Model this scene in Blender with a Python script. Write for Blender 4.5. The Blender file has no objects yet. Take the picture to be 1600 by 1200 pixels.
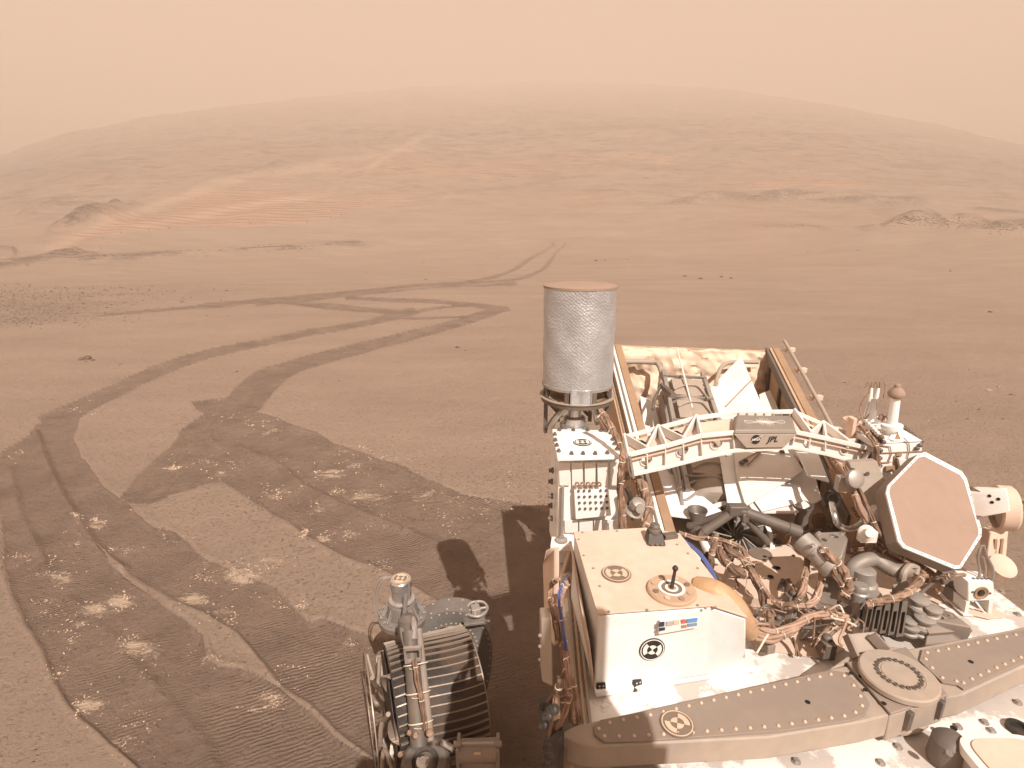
import bpy, bmesh, math, random
import numpy as np
from mathutils import Vector, Matrix, noise
from mathutils.geometry import tessellate_polygon

SC = bpy.context.scene
COL = SC.collection
random.seed(7)
R = math.radians

# ------------------------------------------------------------------ camera
CAM_H, PITCH, FPX = 2.0, R(15.7), 888.0
cd = bpy.data.cameras.new('camera'); cam = bpy.data.objects.new('camera', cd); COL.objects.link(cam)
cam.location = (0, 0, CAM_H); cam.rotation_euler = (R(90) - PITCH, 0, 0)
cd.sensor_width = 36; cd.lens = 36 * FPX / 1600; cd.clip_start = 0.02; cd.clip_end = 5000
SC.camera = cam
# ------------------------------------------------------------------ sky
world = bpy.data.worlds.new('World'); SC.world = world; world.use_nodes = True
nt = world.node_tree; nt.nodes.clear()
wo = nt.nodes.new('ShaderNodeOutputWorld'); bg = nt.nodes.new('ShaderNodeBackground')
tc = nt.nodes.new('ShaderNodeTexCoord'); sx = nt.nodes.new('ShaderNodeSeparateXYZ')
rp = nt.nodes.new('ShaderNodeValToRGB')
nt.links.new(tc.outputs['Generated'], sx.inputs[0]); nt.links.new(sx.outputs['Z'], rp.inputs[0])
rp.color_ramp.elements[0].position = 0.0; rp.color_ramp.elements[0].color = (0.80, 0.56, 0.41, 1)
rp.color_ramp.elements[1].position = 0.9; rp.color_ramp.elements[1].color = (0.40, 0.285, 0.215, 1)
e = rp.color_ramp.elements.new(0.2); e.color = (0.84, 0.60, 0.445, 1)
nt.links.new(rp.outputs[0], bg.inputs[0]); nt.links.new(bg.outputs[0], wo.inputs[0])
bg.inputs[1].default_value = 0.445
# ------------------------------------------------------------------ sun
sd = bpy.data.lights.new('sun', 'SUN'); sun = bpy.data.objects.new('sun', sd); COL.objects.link(sun)
sd.energy = 5.0; sd.angle = R(0.5); sd.color = (1.0, 0.93, 0.86)
SUND = Vector((-0.58, 1.55, -1.83)).normalized()
sun.rotation_euler = SUND.to_track_quat('-Z', 'Y').to_euler()
# ------------------------------------------------------------------ exposure
SC.view_settings.view_transform = 'Standard'; SC.view_settings.look = 'None'
SC.view_settings.exposure = 1.20; SC.view_settings.gamma = 1.0
SC.render.engine = 'CYCLES'
SC.cycles.max_bounces = 5; SC.cycles.volume_bounces = 1; SC.cycles.diffuse_bounces = 3
SC.cycles.use_denoising = True
try: SC.cycles.denoiser = 'OPENIMAGEDENOISE'
except Exception: pass
SC.cycles.use_adaptive_sampling = True; SC.cycles.adaptive_threshold = 0.02

CP, SP = math.cos(PITCH), math.sin(PITCH)
def ray(px, py):
    u = (px - 800) / FPX; v = (600 - py) / FPX
    return Vector((u, CP + v * SP, -SP + v * CP))
def W(px, py, z=None, y=None, x=None, pl=None):
    """point of the place seen at (px, py) of the photograph, on a height, a depth or a plane"""
    d = ray(px, py)
    if z is not None: t = (z - CAM_H) / d.z
    elif y is not None: t = y / d.y
    elif x is not None: t = x / d.x
    else:
        p0, n = pl; t = (Vector(p0) - Vector((0, 0, CAM_H))).dot(n) / d.dot(n)
    return Vector((0, 0, CAM_H)) + d * t

# ------------------------------------------------------------------ materials
def mat(name, col, rough=0.6, metal=0.0, dust=0.0, dcol=(0.50, 0.33, 0.21), dscale=6.0, bump=0.0, bscale=60.0,
        var=0.06, sharp=0.25, spec=0.4, aniso=None):
    m = bpy.data.materials.new(name); m.use_nodes = True
    n = m.node_tree.nodes; l = m.node_tree.links; b = n['Principled BSDF']
    b.inputs['Roughness'].default_value = rough; b.inputs['Metallic'].default_value = metal
    b.inputs['Specular IOR Level'].default_value = spec
    co = n.new('ShaderNodeTexCoord')
    nz = n.new('ShaderNodeTexNoise'); nz.inputs['Scale'].default_value = dscale; nz.inputs['Detail'].default_value = 8
    nz.inputs['Roughness'].default_value = 0.65
    l.new(co.outputs['Object'], nz.inputs['Vector'])
    n2 = n.new('ShaderNodeTexNoise'); n2.inputs['Scale'].default_value = 35; n2.inputs['Detail'].default_value = 5
    l.new(co.outputs['Object'], n2.inputs['Vector'])
    mr = n.new('ShaderNodeMapRange'); mr.inputs[1].default_value = 0.3; mr.inputs[2].default_value = 0.7
    mr.inputs[3].default_value = 1 - var; mr.inputs[4].default_value = 1 + var
    l.new(n2.outputs['Fac'], mr.inputs[0])
    mx = n.new('ShaderNodeMix'); mx.data_type = 'RGBA'
    mx.inputs[6].default_value = (*col, 1); mx.inputs[7].default_value = (*dcol, 1)
    if dust > 0:
        dr = n.new('ShaderNodeMapRange'); dr.inputs[1].default_value = 0.62 - dust * 0.35 - sharp / 2
        dr.inputs[2].default_value = 0.62 - dust * 0.35 + sharp / 2
        dr.inputs[3].default_value = dust * 0.15; dr.inputs[4].default_value = min(1.0, 0.25 + dust * 0.75)
        l.new(nz.outputs['Fac'], dr.inputs[0]); l.new(dr.outputs[0], mx.inputs[0])
        rr = n.new('ShaderNodeMapRange'); rr.inputs[3].default_value = rough; rr.inputs[4].default_value = max(rough, 0.85)
        l.new(dr.outputs[0], rr.inputs[0]); l.new(rr.outputs[0], b.inputs['Roughness'])
        if metal > 0:
            mm = n.new('ShaderNodeMapRange'); mm.inputs[3].default_value = metal; mm.inputs[4].default_value = 0
            l.new(dr.outputs[0], mm.inputs[0]); l.new(mm.outputs[0], b.inputs['Metallic'])
    else: mx.inputs[0].default_value = 0
    vm = n.new('ShaderNodeVectorMath'); vm.operation = 'SCALE'
    l.new(mx.outputs[2], vm.inputs[0]); l.new(mr.outputs[0], vm.inputs['Scale'])
    l.new(vm.outputs[0], b.inputs['Base Color'])
    if bump > 0:
        n3 = n.new('ShaderNodeTexNoise'); n3.inputs['Scale'].default_value = bscale; n3.inputs['Detail'].default_value = 6
        l.new(co.outputs['Object'], n3.inputs['Vector'])
        bp = n.new('ShaderNodeBump'); bp.inputs['Strength'].default_value = bump; bp.inputs['Distance'].default_value = 0.01
        l.new(n3.outputs['Fac'], bp.inputs['Height']); l.new(bp.outputs[0], b.inputs['Normal'])
    return m

# ------------------------------------------------------------------ numpy helpers for the terrain
def vnoise(x, y, seed=0):
    xi = np.floor(x).astype(np.int64); yi = np.floor(y).astype(np.int64)
    xf = x - xi; yf = y - yi
    def h(a, b):
        n = (a * 374761393 + b * 668265263 + seed * 1442695041) & 0xffffffff
        n = ((n ^ (n >> 13)) * 1274126177) & 0xffffffff
        return ((n ^ (n >> 16)) & 0xffff) / 65535.0
    sx_ = xf * xf * (3 - 2 * xf); sy_ = yf * yf * (3 - 2 * yf)
    return (h(xi, yi) * (1 - sx_) + h(xi + 1, yi) * sx_) * (1 - sy_) + (h(xi, yi + 1) * (1 - sx_) + h(xi + 1, yi + 1) * sx_) * sy_
def fbm(x, y, o=4, seed=0):
    s = 0; a = 0.5; t = 0
    for i in range(o):
        s = s + a * vnoise(x, y, seed + i); t += a; x = x * 2.03 + 11; y = y * 2.03 + 7; a *= 0.5
    return s / t
def sstep(a, b, x):
    t = np.clip((x - a) / (b - a), 0, 1); return t * t * (3 - 2 * t)
def inpoly(u, v, poly):
    r = np.zeros(u.shape, bool); n = len(poly)
    xs = [p[0] for p in poly]; ys = [p[1] for p in poly]
    m = (u >= min(xs)) & (u <= max(xs)) & (v >= min(ys)) & (v <= max(ys))
    uu = u[m]; vv = v[m]; rr = np.zeros(uu.shape, bool)
    for i in range(n):
        x0, y0 = poly[i]; x1, y1 = poly[(i + 1) % n]
        if y0 == y1: continue
        c = ((y0 > vv) != (y1 > vv)) & (uu < (x1 - x0) * (vv - y0) / (y1 - y0) + x0)
        rr ^= c
    r[m] = rr
    return r
def smooth_line(pts, n=6):
    out = []; P = [np.array(p, float) for p in pts]
    for i in range(len(P) - 1):
        a = P[max(i - 1, 0)]; b = P[i]; c = P[i + 1]; d = P[min(i + 2, len(P) - 1)]
        for k in range(n):
            t = k / n
            out.append(0.5 * (2 * b + (c - a) * t + (2 * a - 5 * b + 4 * c - d) * t * t + (3 * b - a - 3 * c + d) * t ** 3))
    out.append(P[-1]); return out
def stroke(pts):
    L = smooth_line(pts); up = []; dn = []
    for i, p in enumerate(L):
        q = L[min(i + 1, len(L) - 1)] - L[max(i - 1, 0)]; nrm = math.hypot(q[0], q[1]) or 1
        nx, ny = -q[1] / nrm, q[0] / nrm
        up.append((p[0] + nx * p[2], p[1] + ny * p[2])); dn.append((p[0] - nx * p[2], p[1] - ny * p[2]))
    return up + dn[::-1]
def Z2(pts): return [(x / 2, 600 + y / 2) for x, y in pts]      # from the enlarged lower-left quarter

OUTER = Z2([(112,128),(105,150),(60,180),(0,215),(-30,260),(-30,420),(0,400),(2,470),(10,560),(40,660),(75,725),(110,780),(135,815),(150,860),(172,915),(200,970),(250,1045),(300,1085),
            (330,1110),(440,1200),(480,1300),(1400,1300),(1900,1200),(1900,420),(1600,370),(1500,352),(1440,340),(1330,290),(1265,255),(1200,240),(1120,215),(1050,190),(990,150),(900,120),
            (860,100),(800,85),(770,60),(720,42),(650,48),(600,58),(610,75),(640,92),(600,115),(565,140),(545,180),(520,210),(480,240),(420,300),(375,355),(330,330),
            (295,280),(250,220),(230,170),(245,110),(200,95)])
SMOOTH = Z2([(690,300),(720,320),(800,370),(850,410),(900,430),(960,485),(1030,520),(1100,545),(1160,560),(1230,600),(1330,650),(1400,690),(1480,720),(1420,760),(1300,790),(1180,800),(1080,760),
             (1010,735),(960,740),(920,700),(900,680),(870,640),(760,600),(640,545),(600,505),(540,460),(480,445),(420,400),(395,365),(450,372),(500,365),(560,340),(630,315)])
SLIVER = Z2([(300,500),(345,545),(375,570),(470,630),(560,680),(640,715),(730,770),(800,835),(850,895),(890,945),(960,985),(1040,1060),(1100,1110),(1200,1185),(1120,1150),
             (1040,1085),(950,1010),(880,950),(820,915),(760,890),(690,880),(650,850),(635,790),(560,730),(480,670),(400,610),(340,560)])
MIDSHADE = Z2([(1180,800),(1300,790),(1420,760),(1480,720),(1900,760),(1900,1300),(1200,1300),(1100,900)])
STROKES = [
    [(70,668,20),(120,640,13),(180,610,11),(250,578,9),(330,552,7),(400,538,6),(480,521,5.5),(560,508,5),(610,496,6),(642,489,7),(646,490,3)],
    [(372,640,26),(410,600,22),(455,575,12),(520,555,10),(600,535,8),(680,515,7),(740,498,6.5),(775,487,6),(796,484,3)],
    [(630,492,6),(600,487,4.5),(560,484,4),(530,481,5),(490,478,4),(440,473,3),(380,474,3.5),(320,478,2.5)],
    [(150,496,1.6),(240,487,2.6),(330,480,3.4),(400,472,4),(480,465,3.6),(540,459,3),(600,452,2.6),(660,445,2.4),(705,442,2.6),(760,437,2),(800,432,2)],
    [(470,471,3),(540,463,2.6),(600,457,2.6),(640,453,1.6),(700,447,1.3),(760,444,1.5),(800,441,3),(806,440,1)],
    [(540,467,2.5),(600,470,3.2),(660,472,3.2),(720,476,3),(760,481,4),(790,484,3)],
    [(560,466,2),(520,463,2),(480,468,2),(400,478,2)],
    [(640,492,3),(670,484,2.4),(720,480,2),(760,480,2)], [(630,499,2),(670,498,1.4),(740,495,1.4)],
    [(690,443,1.5),(712,443,4),(724,442,1.6)], [(780,441,1.5),(796,441,3.5),(808,440,1.2)],
    [(712,441,1.5),(740,434,1.6),(780,425,1.8),(810,412,1.8),(835,398,1.6),(850,391,1.4),(858,386,1.2),(866,380,1.0),(862,377,.8)],
    [(790,434,1.6),(815,430,1.8),(840,420,2),(860,405,1.8),(870,392,1.4),(880,384,1.1),(884,378,.9),(876,376,.7)],
]
# bright salty scuffs: (zoomed x, y, rx, ry, strength)
SALT = [(840,145,40,25,.8),(790,120,50,12,.7),(700,250,45,25,.6),(690,275,22,14,.9),(540,260,22,8,.9),(585,240,45,14,.6),(270,80,35,12,.7),(760,90,80,14,.4),(1030,275,50,18,1),(1110,250,35,16,.8),
        (900,260,40,20,.6),(880,330,40,18,.7),(1000,385,30,12,.8),(1050,335,40,16,.8),(1150,350,70,28,.9),(1210,235,90,18,.5),(1330,345,80,25,.8),(1430,355,70,28,.7),(1530,385,100,35,.7),(1400,440,45,40,.6),(1170,430,60,16,.5),
        (1085,465,40,16,.9),(1005,480,28,16,1),(950,465,14,10,.9),(1200,565,40,12,.5),(850,345,30,14,.8),(300,430,30,16,1),(235,410,20,10,.5),(400,520,35,12,.6),(235,490,30,14,.7),(190,550,30,12,.8),
        (180,600,42,28,.9),(370,665,38,26,1.1),(300,700,55,22,1.1),(245,740,26,14,.9),(215,790,28,26,.7),(160,720,30,16,.5),(430,820,60,45,1),(385,800,30,20,.8),(180,895,22,16,.8),(275,990,45,34,1),(240,1010,25,20,.8),(390,1110,45,50,.9),(440,1060,40,35,.5),
        (600,660,50,28,1),(650,600,40,14,.7),(700,700,36,20,.8),(710,740,30,12,.7),(760,600,60,28,1),(850,560,60,26,.8),(760,570,60,14,.6),(900,900,30,24,.8),(850,970,40,35,.9),(800,1005,30,20,.8),(870,1000,30,22,.5),(530,470,26,14,.6),(560,480,18,12,.6),(640,855,30,14,.7),(680,880,22,10,.5),
        (930,690,30,10,.6),(1100,200,70,18,.7),(490,900,60,14,.4),(60,220,30,14,.5),(75,540,26,12,.5),(120,600,26,12,.4),(130,680,20,10,.4),(880,680,40,14,.6),(1100,820,24,20,.3),(1590,300,14,40,.3)]

def build_ground():
    az = np.concatenate([np.linspace(-180, -75, 22)[:-1], np.linspace(-75, -47, 26)[:-1], np.linspace(-47, 47, 960), np.linspace(47, 75, 26)[1:], np.linspace(75, 180, 22)[1:]])
    az = np.radians(az)
    rr = [0.02, 0.3, 0.6, 0.85, 1.05]
    v = 1300.0
    while v > 382:
        a = PITCH + math.atan((v - 600) / FPX) if v > 0 else 0
        rr.append(CAM_H / math.tan(PITCH + math.atan((v - 600) / FPX))); v -= 1.9 if v > 505 else 1.0
    rr = sorted(r for r in rr)
    while rr[-1] < 440: rr.append(rr[-1] * 1.0125)
    rr += [480, 520, 600, 700]
    rr = np.array(rr); NR, NA = len(rr), len(az)
    A, D = np.meshgrid(az, rr)
    X = np.sin(A) * D; Y = np.cos(A) * D
    # the wide hillside behind the plain
    sk = [(-500,330),(-200,290),(0,243),(110,205),(200,190),(300,175),(400,160),(500,150),(650,136),(850,126),(1000,130),(1150,140),(1300,163),(1450,192),(1600,226),(1800,270),(2100,330)]
    sa = []; se = []
    for px, py in sk:
        d = ray(px, py); sa.append(math.atan2(d.x, d.y)); se.append(d.z / math.hypot(d.x, d.y))
    tanE = np.interp(A, sa, se, left=0.02, right=0.02)
    D0, D1 = 38.0, 330 + 115 * np.exp(-((A - .02) / .42) ** 2)
    t = np.clip((D - D0) / (D1 - D0), 0, 1)
    Zs = (CAM_H + D1 * tanE)
    H = Zs * (.88 * t ** 1.3 + .12 * np.sin(t * math.pi / 2))
    past = np.clip((D - D1) / 300, 0, 1); H = H - past ** 1.0 * 10
    # pixel coordinates on that base surface (where the photograph sees each point)
    def project(X, Y, H):
        zz = H - CAM_H; f = Y * CP - zz * SP; up = Y * SP + zz * CP
        f = np.where(f < 0.05, 0.05, f)
        return 800 + FPX * X / f, 600 - FPX * up / f, f
    U, V, F = project(X, Y, H)
    vis = (Y > 0.3)
    U = np.where(vis, U, -9999)
    # undulation
    big = (fbm(X / 14, Y / 14, 4, 3) - .5) * np.clip(D / 60, .03, 1.2) * 1.4
    big += (fbm(X / 60, Y / 60, 4, 5) - .5) * 2.2 * (1 - .6 * sstep(250, 400, D)) * sstep(60, 250, D)
    big += np.abs(fbm(X / 20, Y / 20, 6, 15) - .5) * 2.4 * sstep(70, 200, D) * (1 - .5 * sstep(300, 400, D))
    small = (fbm(X * 1.3, Y * 1.3, 3, 9) - .5) * 0.03 * sstep(0, 4, D) + (fbm(X * 9, Y * 9, 3, 19) - .5) * 0.006
    dH = big * sstep(4, 30, D) + small
    rock = np.zeros_like(H); dune = np.zeros_like(H)
    px = F / FPX                                   # metres per pixel at each point
    nz1 = fbm(X / 1.5, Y / 1.5, 4, 31); nzf = fbm(X / 5, Y / 5, 5, 37)
    for s_ in STROKES:
        for i_, p_ in enumerate(s_):
            if p_[1] < 445: s_[i_] = (p_[0], p_[1], p_[2] * 1.4)
    def ridge(line, amp, w, rk=0.0, rough=0.5, wr=None, soft=.12):
        nonlocal dH, rock
        us = [p[0] for p in line]; vs = [p[1] for p in line]
        vl = np.interp(U, us, vs); span = us[-1] - us[0]
        win = sstep(us[0], us[0] + soft * span, U) * (1 - sstep(us[-1] - soft * span, us[-1], U))
        d = (V - vl)
        g = np.where(d < 0, np.exp(-(d / (w * .55)) ** 2), np.exp(-(d / (w * 1.2)) ** 2)) * win
        mod = 1 + rough * (nzf * 2 - 1) * 1.6
        dH = dH + g * amp * .55 * px * mod
        g2 = np.exp(-((d - w * .2) / (wr or w)) ** 2) * win
        rock = np.maximum(rock, g2 * rk * sstep(.42, .62, nz1 * .5 + nzf * .5 + .03))
    ridge([(1015,322),(1050,320),(1075,314),(1105,305),(1140,303),(1185,306),(1230,301),(1270,304),(1330,312),(1400,317),(1470,318)], 7, 7, .75, .6)
    ridge([(1075,350),(1120,346),(1165,342),(1200,346),(1240,354),(1330,356),(1390,352),(1440,338),(1470,346),(1520,354),(1600,352),(1680,356)], 4, 5, .6, .6)
    ridge([(1370,356),(1400,347),(1430,337),(1455,335),(1475,348),(1500,354)], 10, 7, 1.0, 1.0, soft=.3)
    ridge([(1470,350),(1500,341),(1520,340),(1560,352)], 4, 4, .8, .8, soft=.3)
    ridge([(1540,358),(1570,354),(1620,352),(1700,352)], 5, 6, 1.0, .9)
    ridge([(1505,328),(1530,327),(1570,330),(1640,334)], 3, 3, .7, .6, soft=.3)
    ridge([(-100,424),(0,416),(50,409),(110,400),(135,405),(165,405),(250,400),(330,394),(400,388),(470,386),(560,380),(640,377)], 5, 5, .75, .5)
    ridge([(60,404),(95,400),(118,394),(140,402),(170,405)], 6, 4, .8, .5, soft=.3)
    ridge([(100,400),(130,382),(160,376),(230,362),(300,345)], 5, 5, .5, .4, soft=.3)
    ridge([(370,391),(400,388),(450,387),(500,387)], 3, 4, 1.0, .8, soft=.3)
    ridge([(380,279),(420,266),(450,253),(470,249)], 9, 8, .9, .9, soft=.4)
    ridge([(15,344),(35,335),(70,326),(110,318),(160,308)], 16, 9, .9, 1.1, soft=.3)
    ridge([(35,380),(60,372),(85,364),(110,356),(150,340),(180,332),(205,326),(235,330)], 26, 12, .95, 1.3, soft=.3)
    ridge([(-60,405),(0,395),(30,398)], 8, 8, .4, .8)
    ridge([(520,300),(560,282),(600,260),(640,236),(680,213),(720,196)], 5, 8, .2, .3, soft=.3)
    ridge([(420,308),(500,292),(600,270),(680,246),(700,230)], 4, 8, .25, .4, soft=.3)
    ridge([(700,270),(760,262),(840,256),(900,262)], 3, 6, .2, .5, soft=.3)
    for k in range(46):                               # faint ledges across the hillside
        u0 = random.uniform(-100, 1550); v0 = random.uniform(165, 335); ln = random.uniform(80, 330)
        s = random.uniform(-.16, .02) if u0 < 700 else random.uniform(-.02, .14)
        ridge([(u0, v0), (u0 + ln / 2, v0 + s * ln / 2 + random.uniform(-5, 5)), (u0 + ln, v0 + s * ln)], random.uniform(1.5, 4), random.uniform(3, 6), random.uniform(.2, .6), .7, soft=.4)
    # orange rippled sand
    ej = (fbm(X / 9, Y / 9, 4, 61) - .5) * 34; Us_, Vs_ = U + ej * 3, V + ej
    dn = inpoly(Us_, Vs_, [(120,385),(200,350),(330,315),(430,285),(560,250),(640,235),(700,250),(900,238),(1050,248),(1200,262),(1330,275),(1350,290),(1100,300),(900,298),(700,310),(560,330),(400,348),(250,365)]).astype(float)
    dune = np.maximum(dune, dn * sstep(.36, .60, fbm(X / 26, Y / 26, 4, 77)))
    dn2 = inpoly(Us_, Vs_, [(60,400),(180,345),(300,310),(460,268),(560,250),(470,290),(350,322),(240,352),(130,396)]).astype(float)
    dune = np.maximum(dune, dn2 * .4)
    pale = np.zeros_like(H)
    for line, w_ in (([(40,412),(90,392),(160,358),(240,325),(330,298),(430,275),(500,262),(560,250)], 6), ([(540,292),(580,266),(620,243),(660,219),(700,198)], 5), ([(500,262),(560,250),(620,240),(680,232)], 4), ([(150,380),(260,350),(400,322),(520,306)], 4)):
        vl = np.interp(U, [p[0] for p in line], [p[1] for p in line]); w2_ = sstep(line[0][0], line[0][0] + 50, U) * (1 - sstep(line[-1][0] - 60, line[-1][0], U))
        pale = np.maximum(pale, np.exp(-((V - vl) / w_) ** 2) * w2_ * (.5 + .5 * nzf))
        dH = dH + np.exp(-((V - vl + 6) / (w_ * 1.5)) ** 2) * w2_ * px * 3
    # track masks
    jx = (fbm(X * 4, Y * 4, 3, 51) - .5) * 9 * np.clip(4 / D, .1, 1) ; jy = (fbm(X * 4 + 50, Y * 4, 3, 53) - .5) * 9 * np.clip(4 / D, .1, 1)
    Uj, Vj = U + jx, V + jy
    near = (D < 60) & vis
    Uj = np.where(near, Uj, -9999)
    T = inpoly(Uj, Vj, OUTER); T &= ~inpoly(Uj, Vj, SMOOTH); T &= ~(inpoly(Uj, Vj, SLIVER))
    for s in STROKES: T |= inpoly(np.where(near, U + jx * .35, -9999), V + jy * .35, stroke(s))
    T = T.astype(float)
    def blur(M, n):
        for ax in (0, 1):
            for _ in range(2):
                c = np.cumsum(np.concatenate([np.repeat(M.take([0], ax), n + 1, ax), M, np.repeat(M.take([-1], ax), n, ax)], ax), axis=ax)
                L = M.shape[ax]
                M = (c.take(range(2 * n + 1, 2 * n + 1 + L), ax) - c.take(range(0, L), ax)) / (2 * n + 1)
        return M
    B1 = blur(T, 2); B2 = blur(T, 6); B3 = blur(T, 12)
    sc = np.clip(3.2 / D, .12, 1)
    dH += (-0.019 * B1 + 0.011 * np.clip(1 - np.abs(B2 - .42) / .3, 0, 1) * (1 - B1)) * np.where(D < 60, sc, 0) * 1.3
    # low ridges of pushed soil inside the wide tracks
    def berm(line, amp, w):
        nonlocal dH
        L = np.array([W(*Z2([p])[0], z=0)[:2] for p in smooth_line(line)])
        m = (D < 9) & vis; xx = X[m]; yy = Y[m]; best = np.full(xx.shape, 9.0)
        for a, b in zip(L[:-1], L[1:]):
            d = b - a; q = np.clip(((xx - a[0]) * d[0] + (yy - a[1]) * d[1]) / (d @ d), 0, 1)
            best = np.minimum(best, np.hypot(xx - a[0] - q * d[0], yy - a[1] - q * d[1]))
        dH[m] += amp * np.exp(-(best / w) ** 2) * (.55 + .9 * fbm(xx * 7, yy * 7, 3, 88))
    berm([(110,150),(150,260),(200,360),(260,450),(300,510),(380,570)], .035, .035)
    berm([(30,260),(60,400),(110,500),(150,590)], .02, .03)
    berm([(730,190),(790,215),(840,232),(890,270),(930,310),(1050,370),(1200,430),(1330,480),(1400,520)], .03, .045)
    berm([(720,205),(650,160),(690,100)], .015, .03)
    berm([(470,930),(540,1010),(620,1100),(660,1180)], .014, .03)
    berm([(210,660),(330,770),(400,860),(470,930)], .012, .03)
    berm([(640,330),(540,345),(450,368)], .012, .02)
    H2 = H + dH
    # salt attribute
    S = np.zeros_like(H)
    for x, y, rx, ry, s in SALT:
        x, y = x / 2, 600 + y / 2; rx /= 2; ry /= 2
        du = (U - x) / (rx * 1.5); dv = (V - y) / (ry * 1.35)
        q = du * .9 + dv * .35; w = -du * .25 + dv
        S = np.maximum(S, s * np.exp(-(q * q + w * w) * .8) * near)
    gra = np.exp(-(((U - 40) / 170) ** 2 + ((V - 482) / 28) ** 2)) * near        # gravel field at left
    gra = np.maximum(gra, .6 * np.exp(-(((U - 250) / 260) ** 2 + ((V - 455) / 24) ** 2)) * near)
    me = bpy.data.meshes.new('ground')
    nv = NR * NA
    co = np.stack([X, Y, H2], -1).reshape(-1, 3).astype(np.float32)
    i = np.arange(NR - 1)[:, None] * NA + np.arange(NA)[None, :]
    jn = (np.arange(NA) + 1) % NA; j = np.arange(NR - 1)[:, None] * NA + jn[None, :]
    i = i[:, :-1]; j = j[:, :-1]                                               # az -180 and 180 meet: joined below
    q = np.stack([i, i + NA, j + NA, j], -1).reshape(-1, 4)
    q = q[:, ::-1]
    me.vertices.add(nv); me.vertices.foreach_set('co', co.ravel())
    me.loops.add(q.size); me.loops.foreach_set('vertex_index', q.ravel().astype(np.int32))
    me.polygons.add(len(q)); me.polygons.foreach_set('loop_start', (np.arange(len(q)) * 4).astype(np.int32))
    me.polygons.foreach_set('use_smooth', np.ones(len(q), bool))
    me.update(calc_edges=True)
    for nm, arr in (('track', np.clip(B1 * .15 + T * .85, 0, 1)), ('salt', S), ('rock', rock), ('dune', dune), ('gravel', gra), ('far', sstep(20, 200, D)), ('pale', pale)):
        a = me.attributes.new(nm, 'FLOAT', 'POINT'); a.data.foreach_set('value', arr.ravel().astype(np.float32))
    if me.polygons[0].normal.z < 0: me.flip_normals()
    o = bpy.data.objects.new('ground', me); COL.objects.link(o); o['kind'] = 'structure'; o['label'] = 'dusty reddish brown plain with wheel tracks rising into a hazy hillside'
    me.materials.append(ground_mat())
    return o, (az, rr, H2)

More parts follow.
